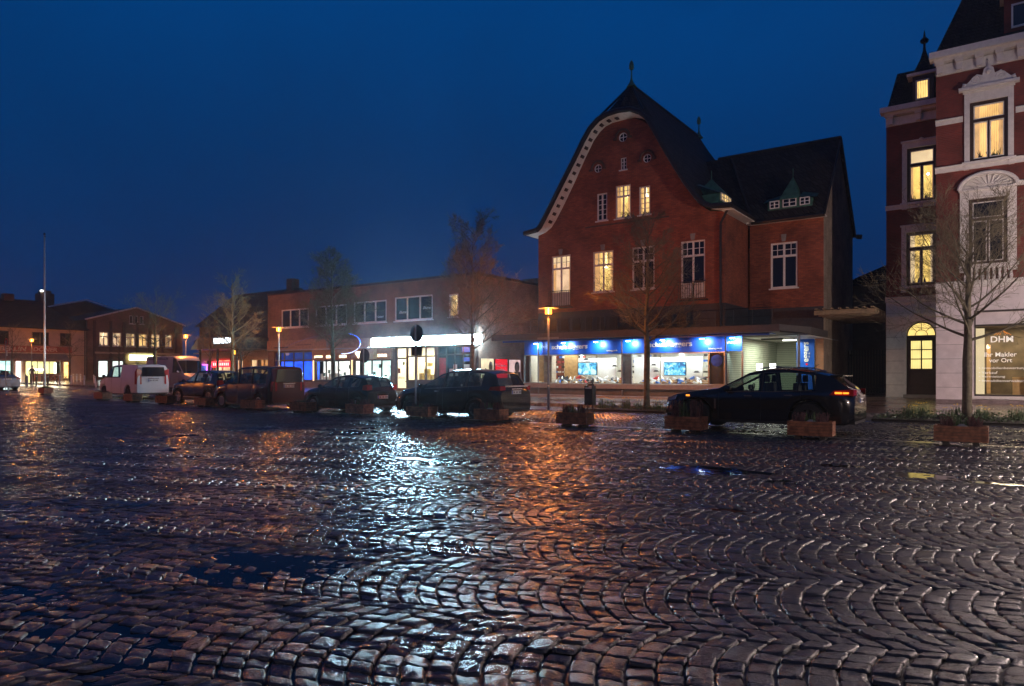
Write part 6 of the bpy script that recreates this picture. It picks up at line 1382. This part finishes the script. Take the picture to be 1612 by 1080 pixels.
# ================================================================== FLOWER BEDS
def bed(name, label, u0, u1, v0, v1, seed, h=.25, dens=230):
    r = random.Random(seed); q = MB(); zb = gz((u0+u1)/2, 25)
    n_ = int((u1-u0)*(v1-v0)*dens)
    q.box(((u0+u1)/2, (v0+v1)/2, zb+.02), (u1-u0, v1-v0, .1), mi=1)
    for _ in range(n_):
        x, y = r.uniform(u0, u1), r.uniform(v0, v1); e = min(1, (x-u0)/.3, (u1-x)/.3, (y-v0)/.25, (v1-y)/.25)
        z = zb+.05+r.uniform(.0, h)*(.45+.55*e)*(.7+.4*math.sin(x*1.7+seed)*math.sin(y*2+x)); s_ = r.uniform(.02, .05)
        d1 = Vector((r.gauss(0, 1), r.gauss(0, 1), r.gauss(0, .6))).normalized()*s_; d2 = Vector((r.gauss(0, 1), r.gauss(0, 1), r.gauss(0, .6))).normalized()*s_*.6
        c = Vector((x, y, z)); q.add([c-d1, c+d2, c+d1, c-d2], [(0, 1, 2, 3)], 0)
    o = q.build(name, [M['leaf'], M['soil']]); return tag(o, label, kind='stuff')
bed('flower_bed_plants', 'dark low ground cover filling the flower bed before the corner house', pv(25, 1372)[0], 5.0, 24.95, 27.4, 1, .33)
bed('flower_bed_plants', 'dark low ground cover filling the bed round the tree by the shoe shop', pv(25.2, 925)[0], pv(25.2, 1048)[0], 25.0, 27.2, 2, .22)
bed('flower_bed_plants', 'dark planting strip before the takeaway building', -0, 0.1, 0, .1, 3) if False else None
gp_ = tuft('daffodil_clump', 'x', 'flower', 'leafy clumps in the flower beds', 'green', 5, w_=.22, d_=.2, h=(.2, .45), n=70)
q = MB()
for k in range(5):
    a = k*1.3; q.lathe([(0, .0), (.035, .01), (.0, .03)], (.15*math.cos(a), .15*math.sin(a), .42+.03*(k % 2)), n=6)
q.build('blossom', M['yellow'], gp_, world=False)
gl = [(1428, 26.6, 'left of the doorway'), (1436, 26.2, 'before the doorstep'), (1450, 26.9, 'right before the arched door'), (1492, 26.0, 'just left of the large tree trunk'), (1510, 27.0, 'touching the large tree trunk'), (1552, 26.4, 'beneath the agency window'), (1545, 27.0, 'rear, beneath the agency window'), (1600, 26.2, 'at the right edge of the photo'), (962, 26.4, 'right of the litter bin'), (985, 26.0, 'midway between litter bin and tree'), (1005, 26.6, 'left of the slim tree trunk'), (1037, 25.8, 'between the slim tree and the crossover'), (950, 25.6, 'behind the litter bin legs')]
for i, (x, v_, s_) in enumerate(gl):
    u_, _ = pv(v_, x); o = place(gp_, i == 0, (u_, v_, .1), 'leafy flowering clump '+s_, i*1.1); k = .7+.3*((i*7) % 5)/4; o.scale = (k, k, k)
# ================================================================== TREES
def tree(label, u, v, h, fork, spread, seed, style='upright', r0=.125, bark=None, dens=1., tw=1.):
    rr = random.Random(seed); z0 = gz(u, 25)
    t = thing('bare_tree', (u, v, z0), label, 'tree', 'bare street trees')
    TR, CR = MB(), MB()
    top = h; 
    def grow(p, d, L, r, lvl, up):
        ns = (9, 7, 5, 3, 2)[lvl]; pts, rs = [p], [r]; q = p.copy(); dd = d.normalized(); kids = []
        for i in range(ns):
            wob = (.05, .09, .13, .17, .2)[lvl]; dd = (dd+Vector((rr.gauss(0, wob), rr.gauss(0, wob), rr.gauss(0, wob*.6)+up*.10))).normalized()
            q = q+dd*(L/ns); f = (i+1)/ns; pts.append(q.copy()); rs.append(max(r*(1-f*(.85 if lvl else .8)), .0035*tw))
            kids.append((q.copy(), dd.copy(), f, rs[-1]))
        (TR if lvl <= 1 else CR).tube(pts, rs, (8, 6, 4, 3, 3)[lvl], cap=False)
        if lvl >= 4: return
        nk = int((0, 8, 7, 5)[lvl]*dens+.5) if lvl else 0
        for k in range(nk):
            f = .18+.8*(k+rr.random()*.8)/max(nk, 1); i = min(ns-1, int(f*ns)); kp, kd, kf, kr = kids[i]; p0 = pts[i].lerp(pts[i+1], f*ns-i)
            ax_ = kd.orthogonal().normalized(); ax_ = Matrix.Rotation(rr.uniform(0, 6.28), 3, kd) @ ax_; ang = rr.uniform(.45, .95)
            nd = (kd*math.cos(ang)+ax_*math.sin(ang)); nl = L*(.60-.30*f)*rr.uniform(.7, 1.3)
            grow(p0, nd, nl, max(kr*.55, .0045*tw), lvl+1, up)
        grow(q, dd, L*.3, rs[-1], min(lvl+2, 4), up) if lvl < 3 else None
    # leader
    pts, rs = [], []; n_ = 12; q = Vector((0, 0, 0)); lean = Vector((rr.gauss(0, .01), rr.gauss(0, .01), 0))
    for i in range(n_+1):
        f = i/n_; z = f*top*.97; wob = .05*f*top*.15; pts.append(Vector((lean.x*z+rr.gauss(0, wob*.5), lean.y*z+rr.gauss(0, wob*.5), z)))
        rs.append(r0*(1.22-.22*min(1, z/.5)) if z < fork else max(.008, r0*.85*(1-(z-fork)/(top-fork))**1.1))
    if style == 'wide': k_ = int(n_*.75); pts, rs = pts[:k_], rs[:k_]
    TR.tube(pts, rs, 10, cap=True)
    np_ = int((26 if style == 'upright' else 22)*dens)
    for k in range(np_):
        f = (k+rr.random())/np_; z = fork+(top*(.93 if style == 'upright' else .70)-fork)*f**1.15
        i = min(len(pts)-2, int(z/(top*.97)*n_)); p0 = pts[i].lerp(pts[i+1], min(1, max(0, (z-pts[i].z)/max(.01, pts[i+1].z-pts[i].z)))); az = k*2.399+rr.uniform(-.4, .4)
        if style == 'upright': el = .42+.45*f; L = spread*(1.30-.85*f)*rr.uniform(.75, 1.2)
        else: el = .30+.65*f; L = spread*(1.15-.45*f)*rr.uniform(.8, 1.15)
        d = Vector((math.cos(az)*math.cos(el), math.sin(az)*math.cos(el), math.sin(el)))
        grow(p0, d, L, max(.012, r0*(.36-.20*f)), 1, .45 if style == 'upright' else .6)
    TR.build('trunk', bark or M['bark'], t, smooth='all', world=False); CR.build('crown', bark if bark else M['twig'], t, world=False)
    return t
tp_ = lambda x, v=26.3: pv(v, x)[0]
tree('large wide bare tree in the flower bed before the corner house', tp_(1522), 26.3, 8.0, 2.55, 2.9, 21, 'wide', .135, tw=.9)
tree('slim bare tree in front of the shoe shop, between the two blue signs', tp_(1018), 26.3, 7.9, 2.7, 2.2, 22, 'upright', .125)
tree('bare tree beside the right end of the glowing white sign band', tp_(742), 26.3, 9.0, 2.6, 2.3, 23, 'upright', .11, dens=1.2)
tree('dense upright bare tree in front of the jeweller windows', tp_(525), 26.3, 8.5, 2.8, 2.0, 24, 'upright', .12, bark=M['bark2'], dens=1.25, tw=1.)
tree('greenish bare tree before the low shop with the red sign', tp_(365), 26.3, 7.7, 2.9, 1.9, 25, 'upright', .125, bark=M['bark2'], dens=.85, tw=1.1)
tree('spreading bare tree with upright limbs above the white van', tp_(245), 26.3, 8.4, 2.9, 2.6, 26, 'wide', .13, bark=M['bark2'], dens=.72, tw=1.2)
for (x, v_, h, l) in ((110, 31.5, 6.0, 'small bare tree in front of the cream takeaway wall'), (188, 30.5, 4.6, 'small bare tree before the green lit sign'), (18, 27.5, 5.6, 'small bare tree at the left edge before the takeaway'), (330, 33., 6.2, 'bare tree behind the greenish one by the low shop'), (379, 31., 3.8, 'thin bare tree under the canopy with white letters')):
    tree(l, tp_(x, v_), v_, h, 2.2, 1.5, int(x), 'upright', .08, dens=.5, tw=1.3)
# ================================================================== PERSON near the takeaway
def person(label, u, v, rz, coat):
    z0 = gz(u, 24); t = thing('person', (u, v, z0), label, 'person', None, rz)
    me = bpy.data.meshes.new('body'); vs = [(0, 0, .93), (0, 0, 1.12), (0, .0, 1.38), (0, 0, 1.48), (0, .0, 1.58), (0, .01, 1.70),
          (.10, 0, .88), (.12, -.03, .48), (.12, .04, .09), (.12, -.10, .05), (-.10, 0, .88), (-.11, .02, .48), (-.12, .08, .09), (-.12, -.05, .05),
          (.19, 0, 1.40), (.25, .02, 1.12), (.24, -.06, .90), (.23, -.08, .82), (-.19, 0, 1.40), (-.25, .02, 1.12), (-.22, -.10, .92), (-.20, -.13, .84)]
    ed = [(0, 1), (1, 2), (2, 3), (3, 4), (4, 5), (0, 6), (6, 7), (7, 8), (8, 9), (0, 10), (10, 11), (11, 12), (12, 13), (2, 14), (14, 15), (15, 16), (16, 17), (2, 18), (18, 19), (19, 20), (20, 21)]
    rad = [.15, .14, .15, .06, .085, .07, .10, .07, .05, .04, .10, .07, .05, .04, .07, .055, .04, .035, .07, .055, .04, .035]
    me.from_pydata(vs, ed, []); o = bpy.data.objects.new('body', me); COL.objects.link(o)
    md = o.modifiers.new('s', 'SKIN'); sub = o.modifiers.new('sub', 'SUBSURF'); sub.levels = sub.render_levels = 1
    for i, r_ in enumerate(rad): me.skin_vertices[0].data[i].radius = (r_, r_*.8)
    me.skin_vertices[0].data[0].use_root = True
    m2 = bpy.data.meshes.new_from_object(o.evaluated_get(bpy.context.evaluated_depsgraph_get())); bpy.data.objects.remove(o)
    m2.name = 'body'; m2.materials.clear(); m2.materials.append(coat); m2.materials.append(mat('skin', (.5, .3, .22), .6)); m2.materials.append(M['seat'])
    for p in m2.polygons: p.material_index = 1 if p.center.z > 1.47 or p.center.z < .86 and abs(p.center.x) > .17 else (2 if p.center.z < .85 else 0)
    m2.polygons.foreach_set('use_smooth', [True]*len(m2.polygons))
    o = bpy.data.objects.new('body', m2); COL.objects.link(o); o.parent = t
    q = MB(); q.lathe([(.0, 1.78), (.07, 1.76), (.095, 1.68), (.085, 1.62)], (0, .02, 0), n=10, cap=False); q.build('hair', M['seat'], t, smooth='all', world=False); return t
u_, v_ = pu(-76.5, 50.5)[0], 0
person('person in dark clothes standing in front of the takeaway door', -76.5, pu(-76.5, 50.5)[0], R(80), mat('dark_coat', (.03, .035, .04), .8))
# bicycle beside the takeaway
def bicycle(u, v, label):
    t = thing('bicycle', (u, v, gz(u, 24)), label, 'bicycle', 'bicycles parked by the takeaway', R(70)); r = .34
    for cx in (0, 1.05):
        q = MB(); q.tube([(cx+r*math.cos(a), 0, r+r*math.sin(a)) for a in np.linspace(0, 2*math.pi, 20)], .02, 5)
        for a in np.linspace(0, math.pi, 5)[:-1]: q.tube([(cx+r*math.cos(a), 0, r+r*math.sin(a)), (cx-r*math.cos(a), 0, r-r*math.sin(a))], .004, 3)
        q.build('wheel', M['rubber'], t, world=False)
    q = MB()
    for a, b_ in (((0, .34), (.38, .34)), ((0, .34), (.3, .85)), ((.38, .34), (.28, .9)), ((.38, .34), (.85, .82)), ((.3, .82), (.82, .9)), ((.8, 1.02), (1.05, .34))): q.tube([(a[0], 0, a[1]), (b_[0], 0, b_[1])], .016, 5)
    q.build('frame', M['steel'], t, world=False); q = MB(); q.box((.27, 0, .94), (.24, .12, .05)); q.build('saddle', M['black'], t, world=False)
    q = MB(); q.tube([(.68, -.25, 1.05), (.8, -.05, 1.04), (.8, .05, 1.04), (.68, .25, 1.05)], .014, 5); q.build('handlebar', M['black'], t, world=False)
bicycle(-75.5, pu(-75.5, 79)[0], 'bicycle leaning by the takeaway counter'); bicycle(-75.5, pu(-75.5, 87)[0], 'bicycle parked right of the other beside the pale bollards')

# ================================================================== HOUSES on the near side of the square (behind the viewer)
for i, (u0, u1, hh, rh, lab) in enumerate(((-75, -52, 6.5, 5, 'unlit brick house at the far end of the near side of the square'), (-50, -30, 8, 5.5, 'unlit tall brick house on the near side of the square'), (-28, -6, 7, 5, 'unlit brick house directly behind the viewer'), (-4, 22, 9, 6, 'unlit wide brick house behind the viewer on the right'))):
    t = thing('near_side_house', ((u0+u1)/2, -24, 0), lab, 'house', 'houses on the near side of the square'); P_ = Pl('v', -18.); m_ = MB()
    m_.box(((u0+u1)/2, -23, hh/2), (u1-u0, 10, hh)); m_.build('wall', M['darkbrick'], t)
    m_ = MB(); m_.add([(u0-.4, -17.6, hh), (u1+.4, -17.6, hh), (u1+.4, -23, hh+rh), (u0-.4, -23, hh+rh), (u0-.4, -28.4, hh), (u1+.4, -28.4, hh)], [(0, 1, 2, 3), (3, 2, 5, 4), (0, 3, 4), (1, 5, 2)]); m_.build('roof', M['tile'], t)
# ================================================================== damp night air
hz_ = MB(); hz_.box((-20, 15, 14), (200, 120, 34)); hz_ = hz_.build('haze', [])
hm = bpy.data.materials.new('damp_air'); hm.use_nodes = True; t_ = hm.node_tree; t_.nodes.clear(); ho = t_.nodes.new('ShaderNodeOutputMaterial'); pvn = t_.nodes.new('ShaderNodeVolumePrincipled')
pvn.inputs['Density'].default_value = .0008; pvn.inputs['Anisotropy'].default_value = .8; pvn.inputs['Color'].default_value = (.78, .88, 1., 1)
t_.links.new(pvn.outputs[0], ho.inputs['Volume']); hz_.data.materials.append(hm); tag(hz_, kind='stuff')
